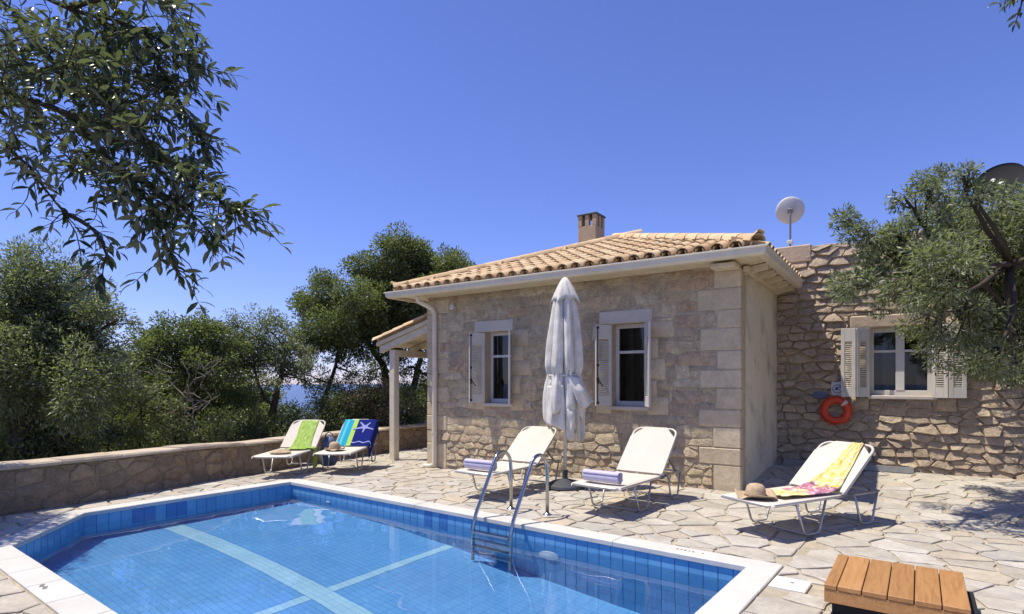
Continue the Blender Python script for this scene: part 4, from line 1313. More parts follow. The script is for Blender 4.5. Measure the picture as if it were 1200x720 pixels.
# ------------------------------------------------------------------ sun loungers
SEAT, BACK, LW, LZ = 1.10, .76, .30, .335
def lpt(u, s_, off, ang):
    if s_ <= SEAT: return (u, s_, LZ+.012+off)
    d = min(s_-SEAT, BACK); y_ = SEAT + d*math.cos(ang); z_ = LZ+.012 + d*math.sin(ang)
    y_ -= off*math.sin(ang); z_ += off*math.cos(ang)
    if s_ > SEAT+BACK:
        e = s_-SEAT-BACK
        y_ += .035*min(1, e/.03)*math.sin(ang) + 2*off*math.sin(ang)*min(1, e/.03); z_ -= .035*min(1, e/.03) + e
    return (u, y_, z_)
def lounger(label, loc, rotz, ang, group):
    t = thing('sun_lounger', label, 'sun lounger', loc, rotz, group)
    fr = MB(); R_ = .0145
    # seat frame: one bent tube round the foot end
    fr.tube([(-LW, 1.74, LZ), (-LW, .05, LZ), (-LW+.015, .015, LZ), (-LW+.05, 0, LZ), (LW-.05, 0, LZ), (LW-.015, .015, LZ), (LW, .05, LZ), (LW, 1.74, LZ)], R_, 8)
    obj('seat_frame', fr, M['alu'], t, smooth=True, world=False)
    ca, sa = math.cos(ang), math.sin(ang)
    def bp(u, d, o=0): return (u, SEAT + d*ca - o*sa, LZ+.012 + d*sa + o*ca)
    bf = MB()
    path = [bp(-LW+.0, 0.0), bp(-LW, BACK-.10)]
    for k in range(1, 6):
        A = math.pi/2*k/5; path.append(bp(-LW+.10-.10*math.cos(A), BACK-.10+.10*math.sin(A)))
    for k in range(0, 6):
        A = math.pi/2*k/5; path.append(bp(LW-.10+.10*math.sin(A), BACK-.10+.10*math.cos(A)))
    path.append(bp(LW, 0))
    bf.tube(path, R_, 8)
    obj('back_frame', bf, paint('frame_cream', (0.60,0.56,0.49), .5) if 'frame_cream' not in bpy.data.materials else bpy.data.materials['frame_cream'], t, smooth=True, world=False)
    # sling fabric
    se = MB(); ny = 10
    vs = []
    for k in range(ny+1):
        y_ = .008 + (SEAT-.02)*k/ny; sag = .012*math.sin(math.pi*k/ny)
        for j, u in enumerate((-LW-.016, -LW, -.15, 0, .15, LW, LW+.016)):
            zz = (-.002, .016, .012, .010, .012, .016, -.002)[j]
            vs.append((u, y_, LZ + zz - (sag if 1 < j < 5 else 0)))
    fs = [(7*k+j, 7*k+j+1, 7*(k+1)+j+1, 7*(k+1)+j) for k in range(ny) for j in range(6)]
    vs += [(x, y_-0, z_-.03) for (x, y_, z_) in vs[:7]]; q = 7*(ny+1)
    fs += [(q+j, q+j+1, j+1, j) for j in range(6)]
    o = obj('seat_sling', se.add(vs, fs), M['sling'], t, smooth=True, world=False)
    bs = MB()
    poly = [(-LW-.014, .02), (LW+.014, .02), (LW+.014, BACK-.165), (LW-.15, BACK+.012), (-LW+.15, BACK+.012), (-LW-.014, BACK-.165)]
    bs.add([bp(u, d, .017) for u, d in poly] + [bp(u, d, -.017) for u, d in poly], [(0,1,2,3,4,5), (11,10,9,8,7,6)] + [(k, 6+k, 6+(k+1) % 6, (k+1) % 6) for k in range(6)])
    obj('back_sling', bs, M['sling'], t, world=False)
    for s_ in (-1, 1):
        x = s_*(LW+.004)
        for (ya, yb_, yc, yd) in ((.36, .50, .70, .82), (1.30, 1.43, 1.60, 1.71)):
            pts = [(x, ya, LZ), (x, yb_-.03, .045), (x, yb_, .018), (x, yb_+.04, .0125), (x, yc-.04, .0125), (x, yc, .018), (x, yc+.02, .045), (x, yd, LZ)]
            obj('leg', MB().tube(pts, .012, 8), M['alu'], t, smooth=True, world=False)
        obj('hinge', MB().lathe([(.001, -.02), (.03, -.02), (.03, .02), (.001, .02)], n=12).box(-.02, .14, -.018, .018, -.012, .012), M['grey_plastic'], t, world=False).matrix_local = Matrix.Translation((s_*(LW+.012), SEAT, LZ)) @ Matrix.Rotation(math.pi/2, 4, 'Z')
        q = bp(s_*(LW-.02), BACK*.42, -.02)
        obj('back_strut', MB().tube([q, (s_*(LW-.02), 1.62, LZ+.005)], .011, 6), M['grey_plastic'], t, world=False)
    for (cy_, cz_) in ((.52, .0125), (1.60, .0125), (.40, LZ-.03), (1.70, LZ)):
        obj('cross_bar', MB().tube([(-LW, cy_, cz_), (LW, cy_, cz_)], .011, 8), M['alu'], t, smooth=True, world=False)
    return t
def gl(x, y): return (x, y, ground_z(x, y)+.001)
G = 'white sling sun loungers around the pool'
D = math.radians
LDEF = {
 1: ((-4.60, 5.82), 0.0, 38), 2: ((-2.87, 5.84), -4.0, 45), 3: ((-8.19, 5.30), 34.0, 36), 4: ((-7.88, 6.20), 33.0, 36), 5: ((-1.30, 5.95), -27.5, 38)}
LLAB = {1: 'white sun lounger with rolled lavender towel between the rain pipe and the closed parasol', 2: 'white sun lounger with rolled lavender towel between parasol and house corner quoins',
        3: 'white sun lounger with a lime green towel beside the low garden wall', 4: 'white sun lounger with a navy starfish beach towel near the porch post',
        5: 'white sun lounger with straw hat and yellow floral sarong before the rubble building'}
LO = {}
for k, (p, r_, a_) in LDEF.items():
    LO[k] = lounger(LLAB[k], gl(*p), D(r_), D(a_), G)
def lworld(k): return Matrix.Translation(LO[k].location) @ Matrix.Rotation(LO[k].rotation_euler.z, 4, 'Z')

def on_lounger(k, name, label, cat, group=None, y=0.0, x=0.0, z=LZ+.02):
    t = thing(name, label, cat, lworld(k) @ Vector((x, y, z)), LO[k].rotation_euler.z, group)
    return t
# rolled towels
for k, lab in ((1, 'lavender towel rolled up on the foot of the lounger near the rain pipe'), (2, 'lavender towel rolled up on the foot of the lounger near the parasol base')):
    t = on_lounger(k, 'rolled_towel', lab, 'towel', 'rolled lavender towels', y=.17, z=LZ+.016)
    mb = MB(); n = 60; L = .23; sp = []
    for i in range(n+1):
        A = 2*math.pi*3.6*i/n; r_ = .018 + .055*i/n
        sp.append((r_*math.cos(A-1.2), r_*math.sin(A-1.2)+.074))
    vs = []; 
    for (yy, zz) in sp:
        for xx in (-L, -L*.98, L*.98, L): vs.append((xx + .006*math.sin(zz*90+yy*60), yy*(1 if abs(xx) < L else .97), zz))
    fs = [(4*i+j, 4*(i+1)+j, 4*(i+1)+j+1, 4*i+j+1) for i in range(n) for j in range(3)]
    o = obj('towel_roll', mb.add(vs, fs), M['lavender'], t, smooth=True, world=False)
    md = o.modifiers.new('thick', 'SOLIDIFY'); md.thickness = .011
    obj('towel_core', MB().tube([(-L*.965, 0, .074), (L*.965, 0, .074)], .06, 16), M['lavender'], t, smooth=40, world=False)

# draped towels
def cloth(k, name, label, matf, grid, nu, ns, cat='towel', thick=.006):
    """grid(i/nu, j/ns) -> a point in the lounger's axes"""
    t = on_lounger(k, name, label, cat, z=0.0)
    vs = []; uv = []
    for j in range(ns+1):
        for i in range(nu+1):
            vs.append(grid(i/nu, j/ns)); uv.append((i/nu, j/ns))
    fs = [(j*(nu+1)+i, j*(nu+1)+i+1, (j+1)*(nu+1)+i+1, (j+1)*(nu+1)+i) for j in range(ns) for i in range(nu)]
    me = bpy.data.meshes.new(name); me.from_pydata(vs, [], fs)
    me.polygons.foreach_set("use_smooth", [True]*len(fs))
    ul = me.uv_layers.new(name='UVMap')
    for lp in me.loops: ul.data[lp.index].uv = uv[lp.vertex_index]
    me.materials.append(matf)
    o = obj('cloth', None, None, t, mesh=me)
    md = o.modifiers.new('thick', 'SOLIDIFY'); md.thickness = thick; md.offset = 1
    return t
def uv_mat(name, builder):
    m, nt, b = new_mat(name)
    tc = nt.nodes.new("ShaderNodeTexCoord"); sp = nt.nodes.new("ShaderNodeSeparateXYZ"); nt.links.new(tc.outputs["UV"], sp.inputs[0])
    col = builder(nt, sp.outputs[0], sp.outputs[1], tc.outputs["UV"])
    nt.links.new(col, b.inputs["Base Color"]); b.inputs["Roughness"].default_value = .95; b.inputs["Specular IOR Level"].default_value = .1
    bump(nt, b, nz(nt, 90, 3), .4, .004)
    return m
def nn(x, y, z=0.0): return noise.noise(Vector((x, y, z)))
# lime towel on lounger 3
a3 = D(LDEF[3][2])
def g3(u, v):
    s_ = 1.98 - v*1.15
    w0 = .13 if s_ > SEAT else .13 + .16*(SEAT-s_)/.3
    uu = -.14 + u*.30 + .05*(v) + .03*nn(u*2, v*3)
    p = list(lpt(uu + (u-.5)*.06*v, s_, .022+.012*abs(nn(u*5, v*6, 1)), a3))
    return p
def lime(nt, x, y, uv):
    return ramp(nt, [(0.20,0.31,0.05),(0.29,0.42,0.09),(0.42,0.52,0.22)], mrange(nt, nz(nt, 12, 4, .7, uv, .5), .35, .65, 0, 1))
M['lime'] = uv_mat('lime', lime)
t3 = cloth(3, 'lime_towel', 'lime green towel draped over lounger back with an end hanging to the ground', M['lime'], g3, 12, 34)
# the hanging end: over the side of the seat
def g3b(u, v):
    y_ = 1.10 - u*.20 + .02*nn(v*4, u*3)
    x_ = .05 + v*.62
    if x_ < LW+.03: return (x_, y_-.02*v, LZ+.045+.010*nn(u*4, v*5))
    e = x_-LW-.03
    return (LW+.045+.02*nn(u*3, v*5, 2)+.01*e, y_-.02*v + .02*math.sin(u*9), max(LZ+.04-e*1.0, .03))
vs = []; nu, ns = 8, 24
for j in range(ns+1):
    for i in range(nu+1): vs.append(g3b(i/nu, j/ns))
o = obj('hanging_end', MB().add(vs, [(j*(nu+1)+i, j*(nu+1)+i+1, (j+1)*(nu+1)+i+1, (j+1)*(nu+1)+i) for j in range(ns) for i in range(nu)]), M['lime'], t3, smooth=True, world=False)
md = o.modifiers.new('thick', 'SOLIDIFY'); md.thickness = .006
# starfish towel on lounger 4
a4 = D(LDEF[4][2])
def g4p(x_, v, off=0.0):
    s_ = 2.10 - v*1.06
    p = list(lpt(min(x_, LW+.03), s_, .022+off+.006*nn(x_*4, v*4, 3), a4))
    if x_ > LW+.03:
        e = x_-LW-.03; p[0] = LW+.035+off+.03*e; p[2] = max(p[2]-e, .12)
    return tuple(p)
def g4(u, v): return g4p(-.30 + u*.86, v)
def stripes(nt, x, y, uv):
    c = ramp(nt, [(0.03,0.30,0.46),(0.10,0.46,0.55),(0.02,0.30,0.46),(0.36,0.52,0.10),(0.008,0.016,0.14)], x, 'CONSTANT', [0, .06, .11, .22, .32])
    return mixc(nt, c, ramp(nt, [(.75,.75,.75),(1.2,1.2,1.2)], nz(nt, 14, 4, .6, uv)), .6, 'MULTIPLY')
M['star_towel'] = uv_mat('star_towel', stripes)
t4 = cloth(4, 'beach_towel', 'navy, lime and turquoise beach towel with a pale starfish over lounger back', M['star_towel'], g4, 28, 40)
star = MB(); cxs, cvs = .14, .46; arms = []
A_ = [0.35, 1.62, 2.85, 4.05, 5.25]; Ls = [.20, .17, .24, .20, .17]
pts = []
for k in range(5):
    nxt = (A_[k] + (A_[(k+1) % 5] + (2*math.pi if k == 4 else 0)))/2
    for (da, rr) in ((-.22, .45), (-.09, .85), (0, 1.0), (.09, .85), (.22, .45)):
        pts.append((cxs + Ls[k]*rr*math.cos(A_[k]+da), cvs + Ls[k]*rr*math.sin(A_[k]+da)/1.06))
    pts.append((cxs + .05*math.cos(nxt), cvs + .05*math.sin(nxt)/1.06))
cpt = g4p(cxs, cvs, .012); vs = [cpt] + [g4p(x, v, .012) for x, v in pts]
star.add(vs, [(0, k+1, (k+1) % len(pts)+1) for k in range(len(pts))])
M['star'] = paint('star', (0.24,0.27,0.55), .95)
obj('starfish_print', star, M['star'], t4, world=False)
vs = []
for k in range(13):
    x = -.02+.45*k/12; v = .86+.018*math.sin(k*1.3); vs += [g4p(x, v-.012, .011), g4p(x, v+.014, .011)]
obj('wave_print', MB().add(vs, [(2*k, 2*k+2, 2*k+3, 2*k+1) for k in range(12)]), M['star'], t4, world=False)
# sarong on lounger 5
a5 = D(LDEF[5][2])
def g5(u, v):
    s_ = 2.0 - v*1.62
    w = .10 + .24*sm(v*1.5) - .10*sm((v-.75)*4)
    cx = .13 - .10*sm(v*1.3)*.6 - .05*sm((v-.6)*2.5)
    uu = cx + (u-.5)*2*w*.55 + .02*nn(u*3, v*4)
    fold = .020*math.sin(u*17 + 3*nn(v*2, u))*(.4+.6*sm(1-v)) + .03*abs(nn(u*4, v*6, 5)) + .03*math.exp(-((s_-SEAT)/.12)**2)
    return lpt(uu, s_, .026+abs(fold), a5)
def floral(nt, x, y, uv):
    mp = nt.nodes.new("ShaderNodeMapping"); mp.inputs["Scale"].default_value = (2.2, 7, 1); nt.links.new(uv, mp.inputs[0])
    n1 = nz(nt, 1.5, 2, .5, mp.outputs[0], .6); n2 = nz(nt, 4.0, 3, .6, mp.outputs[0], .8)
    ye = ramp(nt, [(0.62,0.40,0.06),(0.72,0.56,0.12),(0.75,0.68,0.46),(0.70,0.46,0.30)], mrange(nt, n2, .3, .7, 0, 1))
    pu = ramp(nt, [(0.20,0.09,0.28),(0.48,0.14,0.22),(0.60,0.50,0.58)], mrange(nt, n2, .35, .65, 0, 1))
    wv = nt.nodes.new("ShaderNodeMath"); wv.operation = 'PINGPONG'; wv.inputs[1].default_value = .36
    ad = nt.nodes.new("ShaderNodeMath"); ad.operation = 'ADD'; ad.inputs[1].default_value = .06
    nt.links.new(y, ad.inputs[0]); nt.links.new(ad.outputs[0], wv.inputs[0])
    f = nt.nodes.new("ShaderNodeMath"); f.operation = 'MULTIPLY_ADD'; f.inputs[1].default_value = -1.8; f.inputs[2].default_value = .62
    nt.links.new(wv.outputs[0], f.inputs[0])
    f2 = nt.nodes.new("ShaderNodeMath"); f2.operation = 'ADD'; nt.links.new(f.outputs[0], f2.inputs[0]); nt.links.new(n1, f2.inputs[1])
    return mixc(nt, ye, pu, mrange(nt, f2.outputs[0], .84, 1.0, 0, .9))
M['floral'] = uv_mat('floral', floral)
cloth(5, 'floral_sarong', 'yellow and purple floral sarong draped down the lounger in front of rubble wall', M['floral'], g5, 26, 64, 'sarong', .003)

# hats
def hat(k, label, x, y, seed, r=.20, turn=0.0):
    t = on_lounger(k, 'straw_hat', label, 'hat', 'straw hats', y=y, x=x, z=LZ+.022)
    rn = random.Random(seed)
    def wob(r_, z, a, kk):
        if r_ > .105:
            q = (r_-.10)/.10
            return r_*(1+.05*q*math.sin(2*a+seed)), z + .028*q*math.sin(3*a+seed*1.7) + .012*q*math.sin(5*a+turn) + .02*q
        return r_, z
    crown = [(.001, .135), (.03, .134), (.06, .126), (.08, .108), (.092, .08), (.096, .045), (.100, .02), (.104, .008)]
    obj('hat_crown', MB().lathe(crown, n=36), M['straw'], t, smooth=True, world=False)
    o = obj('hat_brim', MB().lathe([(.103, .010), (.12, .004), (.15, .004), (.18, .006), (r, .008)], n=48, wob=wob), M['straw'], t, smooth=True, world=False)
    md = o.modifiers.new('thick', 'SOLIDIFY'); md.thickness = .004
    obj('hat_band', MB().lathe([(.1005, .012), (.1035, .012), (.1005, .034), (.0985, .034)], n=36), paint('band', (0.30,0.21,0.13), .9) if 'band' not in bpy.data.materials else bpy.data.materials['band'], t, smooth=True, world=False)
hat(5, 'straw sun hat with a wavy brim on the lounger foot beside floral sarong', -.03, .20, 2, turn=1.0)
hat(4, 'straw sun hat beside the starfish towel', -.12, .52, 5, .17)
# small straw mat or folded bag on lounger 3, bag on lounger 4
t = on_lounger(3, 'straw_bag', 'flat tan straw bag lying on the lounger with the lime towel', 'bag', y=.42, x=-.03, z=LZ+.018)
obj('bag_body', MB().lathe([(.001, .035), (.08, .034), (.14, .022), (.155, .008), (.14, 0)], n=28, wob=lambda r_, z, a, k: (r_*(1+.12*math.cos(2*a)), z*(1+.2*math.sin(3*a)))), M['straw'], t, smooth=True, world=False)
obj('bag_handle', MB().tube([(.10*math.cos(q), .12+.06*math.sin(q), .03) for q in [math.pi*i/10 for i in range(11)]], .007, 6), M['straw'], t, smooth=True, world=False)
t = on_lounger(4, 'beach_bag', 'crumpled blue grey cloth beach bag leaning beside the starfish towel', 'bag', y=1.05, x=-.40, z=-.335-.0+LZ+.0)
def bagw(r_, z, a, k): return r_*(1+.22*nn(math.cos(a)*1.5, math.sin(a)*1.5, z*6)), z
obj('bag_body', MB().lathe([(.001, 0), (.12, .0), (.15, .05), (.16, .2), (.14, .38), (.10, .48), (.06, .53), (.001, .52)], n=24, wob=bagw), paint('bagblue', (0.14,0.19,0.30), .9, var=.4, scale=12), t, smooth=True, world=False)
obj('bag_strap', MB().tube([(-.08, 0, .48), (-.06, 0, .58), (0, 0, .62), (.06, 0, .58), (.08, 0, .48)], .012, 6), paint('strap', (0.2,0.24,0.33), .9), t, smooth=True, world=False)

# ------------------------------------------------------------------ closed parasol
pz = ground_z(-4.07, 7.32)
ps_ = thing('closed_parasol', 'closed off white canvas parasol on a pole before the house wall', 'parasol', (-4.07, 7.32, pz))
obj('base', MB().lathe([(.001, .0), (.25, .0), (.26, .02), (.25, .05), (.16, .10), (.06, .13), (.035, .14), (.035, .26), (.001, .26)], n=28), M['dark_base'], ps_, smooth=40, world=False)
obj('pole', MB().tube([(0, 0, .1), (0, 0, 2.95)], .021, 12), M['frame_white'], ps_, smooth=True, world=False)
def pf(a, b_, z): return (RGT.x*a - FWD.x*b_, RGT.y*a - FWD.y*b_, z)      # right of / in front of the pole as one faces the house
prof = [(2.98, .03), (2.9, .085), (2.78, .125), (2.6, .152), (2.4, .175), (2.2, .195), (2.0, .212), (1.85, .222), (1.75, .222), (1.69, .212), (1.64, .20), (1.59, .208), (1.5, .228), (1.38, .242), (1.25, .25), (1.15, .248), (1.06, .235)]
zs = []
for (za, ra), (zb, rb) in zip(prof, prof[1:]):
    for t_ in (0, .34, .67): zs.append((za+(zb-za)*t_, ra+(rb-ra)*t_))
zs.append(prof[-1]); vs = []; fs = []; NA = 120
for k, (z, r_) in enumerate(zs):
    tie = math.exp(-((z-1.64)/.09)**2); low = sm((1.6-z)/.3)
    for j in range(NA):
        a = 2*math.pi*j/NA
        ph = .35*math.sin(z*1.1) + .7*nn(math.cos(a)*.8, math.sin(a)*.8, z*.5)
        c1 = abs(math.sin(3.5*a + ph)); crease = 1-c1**.40            # narrow, deep valleys between the panels
        g2 = abs(math.sin(11*a + 2*ph)); gather = 1-g2**.6
        rr = r_*(1.12 - crease*(.55*sm((2.95-z)/.3) + .15*low) - gather*(.05+.20*tie) + .10*nn(math.cos(a)*1.4, math.sin(a)*1.4, z*1.1) + .035*nn(math.cos(a)*5, math.sin(a)*5, z*4))
        zz = z - sm((1.3-z)/.24)*(.08*math.sin(2*a+2.2) + .10*nn(math.cos(a)*3, math.sin(a)*3, 7.7))
        vs.append(pf(rr*math.cos(a) - .02*sm((2.6-z)/1.2), rr*math.sin(a), zz))
for k in range(len(zs)-1):
    for j in range(NA): fs.append((k*NA+j, k*NA+(j+1) % NA, (k+1)*NA+(j+1) % NA, (k+1)*NA+j))
o = obj('canopy', MB().add(vs, fs), M['canvas'], ps_, smooth=70, world=False)
md = o.modifiers.new('thick', 'SOLIDIFY'); md.thickness = .003
# square vent cap with pointed drooping corners
vs = []; fs = []
vp = [(3.06, .004), (3.045, .03), (2.99, .066), (2.92, .10), (2.85, .128), (2.78, .15), (2.73, .163)]
for k, (z, r_) in enumerate(vp):
    q = k/6
    for j in range(NA):
        a = 2*math.pi*j/NA; e = a + .25
        sq = 1/max(abs(math.cos(e)), abs(math.sin(e))); mid = (sq-1)/.414
        rr = r_*(1 + (sq-1)*q*.9)*(1 - .10*q*(1-mid)*abs(math.sin(2*e*2)))
        vs.append(pf(rr*math.cos(a), rr*math.sin(a), z - .075*q*q*mid**2 + .018*q*math.sin(9*a)*(1-mid)))
for k in range(len(vp)-1):
    for j in range(NA): fs.append((k*NA+j, k*NA+(j+1) % NA, (k+1)*NA+(j+1) % NA, (k+1)*NA+j))
o = obj('vent_cap', MB().add(vs, fs), M['canvas'], ps_, smooth=50, world=False)
md = o.modifiers.new('thick', 'SOLIDIFY'); md.thickness = .004
obj('tie_strap', MB().lathe([(.205, -.013), (.210, -.013), (.210, .013), (.205, .013)], (-.01, 0, 1.64), 40, wob=lambda r_, z, a, k: (r_*(1+.03*math.cos(5*a)), z+.012*math.sin(a))), M['canvas'], ps_, smooth=True, world=False)
def flap(name, c, bulge, folds, seed):
    """loose cloth between four corners (top left, top right, bottom right, bottom left) with soft folds"""
    P = [Vector(pf(*q)) for q in c]; n = 18; vs = []; out = Vector(pf(0, 1, 0))
    for j in range(n+1):
        for i in range(n+1):
            u, v = i/n, j/n
            p = P[0]*(1-u)*(1-v) + P[1]*u*(1-v) + P[2]*u*v + P[3]*(1-u)*v
            w = bulge*math.sin(math.pi*u)**.6*(.25+.75*math.sin(math.pi*min(1, v*.85+.1))) + .022*math.sin(u*math.pi*folds+seed+1.2*v)*(.3+v) + .02*nn(u*3, v*3, seed)
            p = p + out*w + Vector((0, 0, -.03*math.sin(math.pi*u)*v + .02*v*math.sin(u*9+seed)))
            vs.append(p)
    o = obj(name, MB().add(vs, [(j*(n+1)+i, j*(n+1)+i+1, (j+1)*(n+1)+i+1, (j+1)*(n+1)+i) for j in range(n) for i in range(n)]), M['canvas'], ps_, smooth=True, world=False)
    md = o.modifiers.new('thick', 'SOLIDIFY'); md.thickness = .004
flap('loose_fold', [(.00, .20, 1.62), (.17, .15, 1.61), (.36, .12, 1.26), (.15, .24, 1.18)], .07, 3, 1.0)
flap('hem_fold', [(-.01, .22, 1.16), (.11, .20, 1.17), (.095, .19, .72), (.0, .20, .78)], .06, 2, 2.0)
flap('hem_fold', [(-.23, .08, 1.48), (-.04, .22, 1.50), (.0, .21, .86), (-.27, .07, .98)], .03, 4, 3.1)
flap('hem_fold', [(.10, .14, 1.25), (.25, .05, 1.24), (.25, .04, .74), (.15, .10, .70)], .02, 3, 4.4)
flap('hem_fold', [(-.20, -.05, 1.3), (-.26, .06, 1.3), (-.24, .06, .92), (-.16, -.03, .86)], .01, 2, 5.4)

ps_.scale = (1.12, 1.12, 1.0)
# ------------------------------------------------------------------ pool ladder
ld = thing('pool_ladder', 'stainless steel pool ladder with two arched rails on the pool edge', 'ladder', (-3.62, 5.60, 0), PHI)
for x in (-.26, .26):
    pts = [(x, .04, 0), (x, .04, .44), (x, .03, .54)]
    for k in range(1, 10):
        A = math.pi*k/10*.87; pts.append((x, -.13+.16*math.cos(A)+.0, .54+.155*math.sin(A)))
    pts += [(x, -.60, .05), (x, -.645, -.10), (x, -.65, -.25), (x, -.65, -1.05)]
    r_ = obj('rail', MB().tube(pts, .0205, 14), M['steel'], ld, smooth=True, world=False)
    obj('flange', MB().lathe([(.021, .03), (.028, .02), (.05, .008), (.055, .0)], (x, .04, -.002), 20), M['steel'], ld, smooth=True, world=False)
for z in (-.13, -.35, -.57, -.79):
    obj('tread', MB().bbox(-.25, .25, -.69, -.61, z-.012, z+.012, .004), M['steel'], ld, world=False)

# ------------------------------------------------------------------ wooden cover box
bx = thing('wooden_cover', 'orange brown plank cover box on a dark plinth on the paving', 'cover', (-.05, 4.60, 0), D(-1.0))
BW, BD, BT = .375, .40, .20
edges = [-BW, -BW+.075, -BW+.075+.135, -BW+.075+.27, -BW+.075+.405, -BW+.075+.54, BW]
for k in range(6):
    obj('plank', MB().bbox(edges[k]+.003, edges[k+1]-.003, -BD, BD, BT-.03+ (k % 2)*.001, BT+(k % 2)*.001, .003), M['wood'], bx, world=False)
obj('side_board', MB().bbox(-BW+.002, BW-.002, -BD+.004, -BD+.03, BT-.115, BT-.031, .003), M['wood'], bx, world=False)
obj('side_board', MB().bbox(-BW+.002, BW-.002, BD-.03, BD-.004, BT-.115, BT-.031, .003), M['wood'], bx, world=False)
obj('side_board', MB().bbox(-BW+.002, -BW+.028, -BD+.031, BD-.031, BT-.115, BT-.031, .003), M['wood'], bx, world=False)
obj('side_board', MB().bbox(BW-.028, BW-.002, -BD+.031, BD-.031, BT-.115, BT-.031, .003), M['wood'], bx, world=False)
obj('plinth', MB().bbox(-BW+.04, BW-.0+.05, -BD+.05, BD-.1, -.01, BT-.09, .01), M['dish_dark'], bx, world=False)

# ------------------------------------------------------------------ trees
def np_mesh(name, V, F, mat, smooth=False):
    me = bpy.data.meshes.new(name)
    V = np.asarray(V, np.float32); F = np.asarray(F, np.int32)
    me.vertices.add(len(V)); me.vertices.foreach_set("co", V.ravel())
    k = F.shape[1]
    me.loops.add(F.size); me.loops.foreach_set("vertex_index", F.ravel())
    me.polygons.add(len(F)); me.polygons.foreach_set("loop_start", np.arange(0, F.size, k, dtype=np.int32))
    me.update(calc_edges=True); me.materials.append(mat)
    if smooth: me.polygons.foreach_set("use_smooth", [True]*len(F))
    return me
def leaf_quads(C, Dr, rng, L, W):
    """diamond leaves at C pointing along Dr"""
    n = len(C)
    Dr = Dr/np.linalg.norm(Dr, axis=1, keepdims=True)
    R_ = rng.normal(size=(n, 3)); R_[:, 2] += .3
    Sd = np.cross(Dr, R_); Sd /= np.linalg.norm(Sd, axis=1, keepdims=True)+1e-9
    Nn = np.cross(Sd, Dr)
    l = (L*rng.uniform(.7, 1.25, n))[:, None]; w = (W*rng.uniform(.8, 1.2, n))[:, None]
    V = np.empty((n, 4, 3)); V[:, 0] = C; V[:, 1] = C+Dr*l*.5+Sd*w*.5+Nn*l*.06; V[:, 2] = C+Dr*l-Nn*l*.05; V[:, 3] = C+Dr*l*.5-Sd*w*.5+Nn*l*.06
    return V.reshape(-1, 3), np.arange(n*4).reshape(n, 4)
def wig(a, b_, rn, k=5, amp=.08):
    a = Vector(a); b_ = Vector(b_); L = (b_-a).length; out = []
    o = Vector((rn.uniform(-1, 1), rn.uniform(-1, 1), rn.uniform(-.3, .6)))*amp*L
    for i in range(k+1):
        t = i/k; out.append(a.lerp(b_, t) + o*math.sin(math.pi*t) + Vector((rn.uniform(-1, 1), rn.uniform(-1, 1), rn.uniform(-1, 1)))*amp*.22*L*(1 if 0 < i < k else 0))
    return out
def tree(name, label, base, trunks, lobes, leaf, seed, L=.075, W=.024, dens=1.0, cat='tree', bark='bark', group=None, clump=.30, tr=.10, droop=.15):
    """trunks: lists of points from the base; lobes: (centre, radius) balls of clumps"""
    t = thing(name, label, cat, base, 0, group)
    rn = random.Random(seed); rng = np.random.default_rng(seed)
    mb = MB(); ends = []
    for path in trunks:
        P = [Vector(p) for p in path]; full = []
        for a, b_ in zip(P, P[1:]): full += wig(a, b_, rn, 4, .06)[:-1]
        full.append(P[-1]); n = len(full)
        mb.tube(full, [max(.02, tr*(1-.75*k/(n-1)))*(1.25 if k == 0 else 1) for k in range(n)], 8)
        ends += full[n//2:]
    Cs = []; Ds = []
    for (c, r_) in lobes:
        c = Vector(c)
        e = min(ends, key=lambda q: (q-c).length) if ends else c
        limb = wig(e, c, rn, 5, .10); mb.tube(limb, [max(.012, tr*.30*(1-.6*k/5)) for k in range(6)], 6)
        nc = max(6, int(20*dens*(r_/.6)**2))
        for k in range(nc):
            d = Vector((rn.gauss(0, 1), rn.gauss(0, 1), rn.gauss(0, 1)+.15)).normalized()
            q = c + Vector((d.x, d.y, d.z*.85))*r_*(rn.uniform(.15, 1.12)**.6)
            mb.tube(wig(c.lerp(e, .15), q, rn, 3, .10), [max(.006, tr*.10), .008, .006, .004], 4, False)
            cr = clump*rn.uniform(.4, 1.15)*min(1.3, max(.6, r_/.6))
            nl = int(270*dens*(cr/.3)**2*(.07/L)**1.1)
            g = rng.normal(size=(nl, 3)); g /= np.linalg.norm(g, axis=1, keepdims=True)
            pos = np.array(q)[None] + g*cr*(rng.uniform(0, 1, (nl, 1))**.45)*np.array([1, 1, .8])
            dd = g*.8 + np.array(d)[None]*.5 + rng.normal(size=(nl, 3))*.55; dd[:, 2] -= droop
            Cs.append(pos); Ds.append(dd)
    V, F = leaf_quads(np.concatenate(Cs), np.concatenate(Ds), rng, L, W)
    V = V - np.array(base)[None]
    obj('crown', None, None, t, mesh=np_mesh('crown', V, F, M[leaf]))
    obj('trunk', mb, M[bark], t, smooth=True)
    return t
def lob(lst, t_, jit=.5, seed=1):
    rn = random.Random(seed); out = []
    for (px, py, r_) in lst:
        d = t_ + rn.uniform(-jit, jit); out.append((at(px, py, d), r_/FPX*d))
    return out
def gp(px, t_):
    p = at(px, 449, t_); return Vector((p.x, p.y, hill_z(p.x, p.y)-.05))
# big olive on the left beyond the wall
b0 = gp(25, 9.4)
tree('olive_tree', 'broad olive tree leaning over the garden wall beside the pool cut corner', b0, [[b0, at(35, 470, 9.5), at(60, 420, 9.6)], [at(30, 490, 9.45), at(0, 430, 9.3)]],
     lob([(10,345,48),(60,345,50),(110,365,34),(60,395,66),(125,405,42),(10,425,75),(90,450,56),(40,490,50),(135,450,34),(-60,390,80),(-70,460,90),(138,375,20),(92,322,20),(30,305,20)], 9.5, .8, 3), 'olive', 31, L=.075, W=.022, dens=1.0, tr=.16)
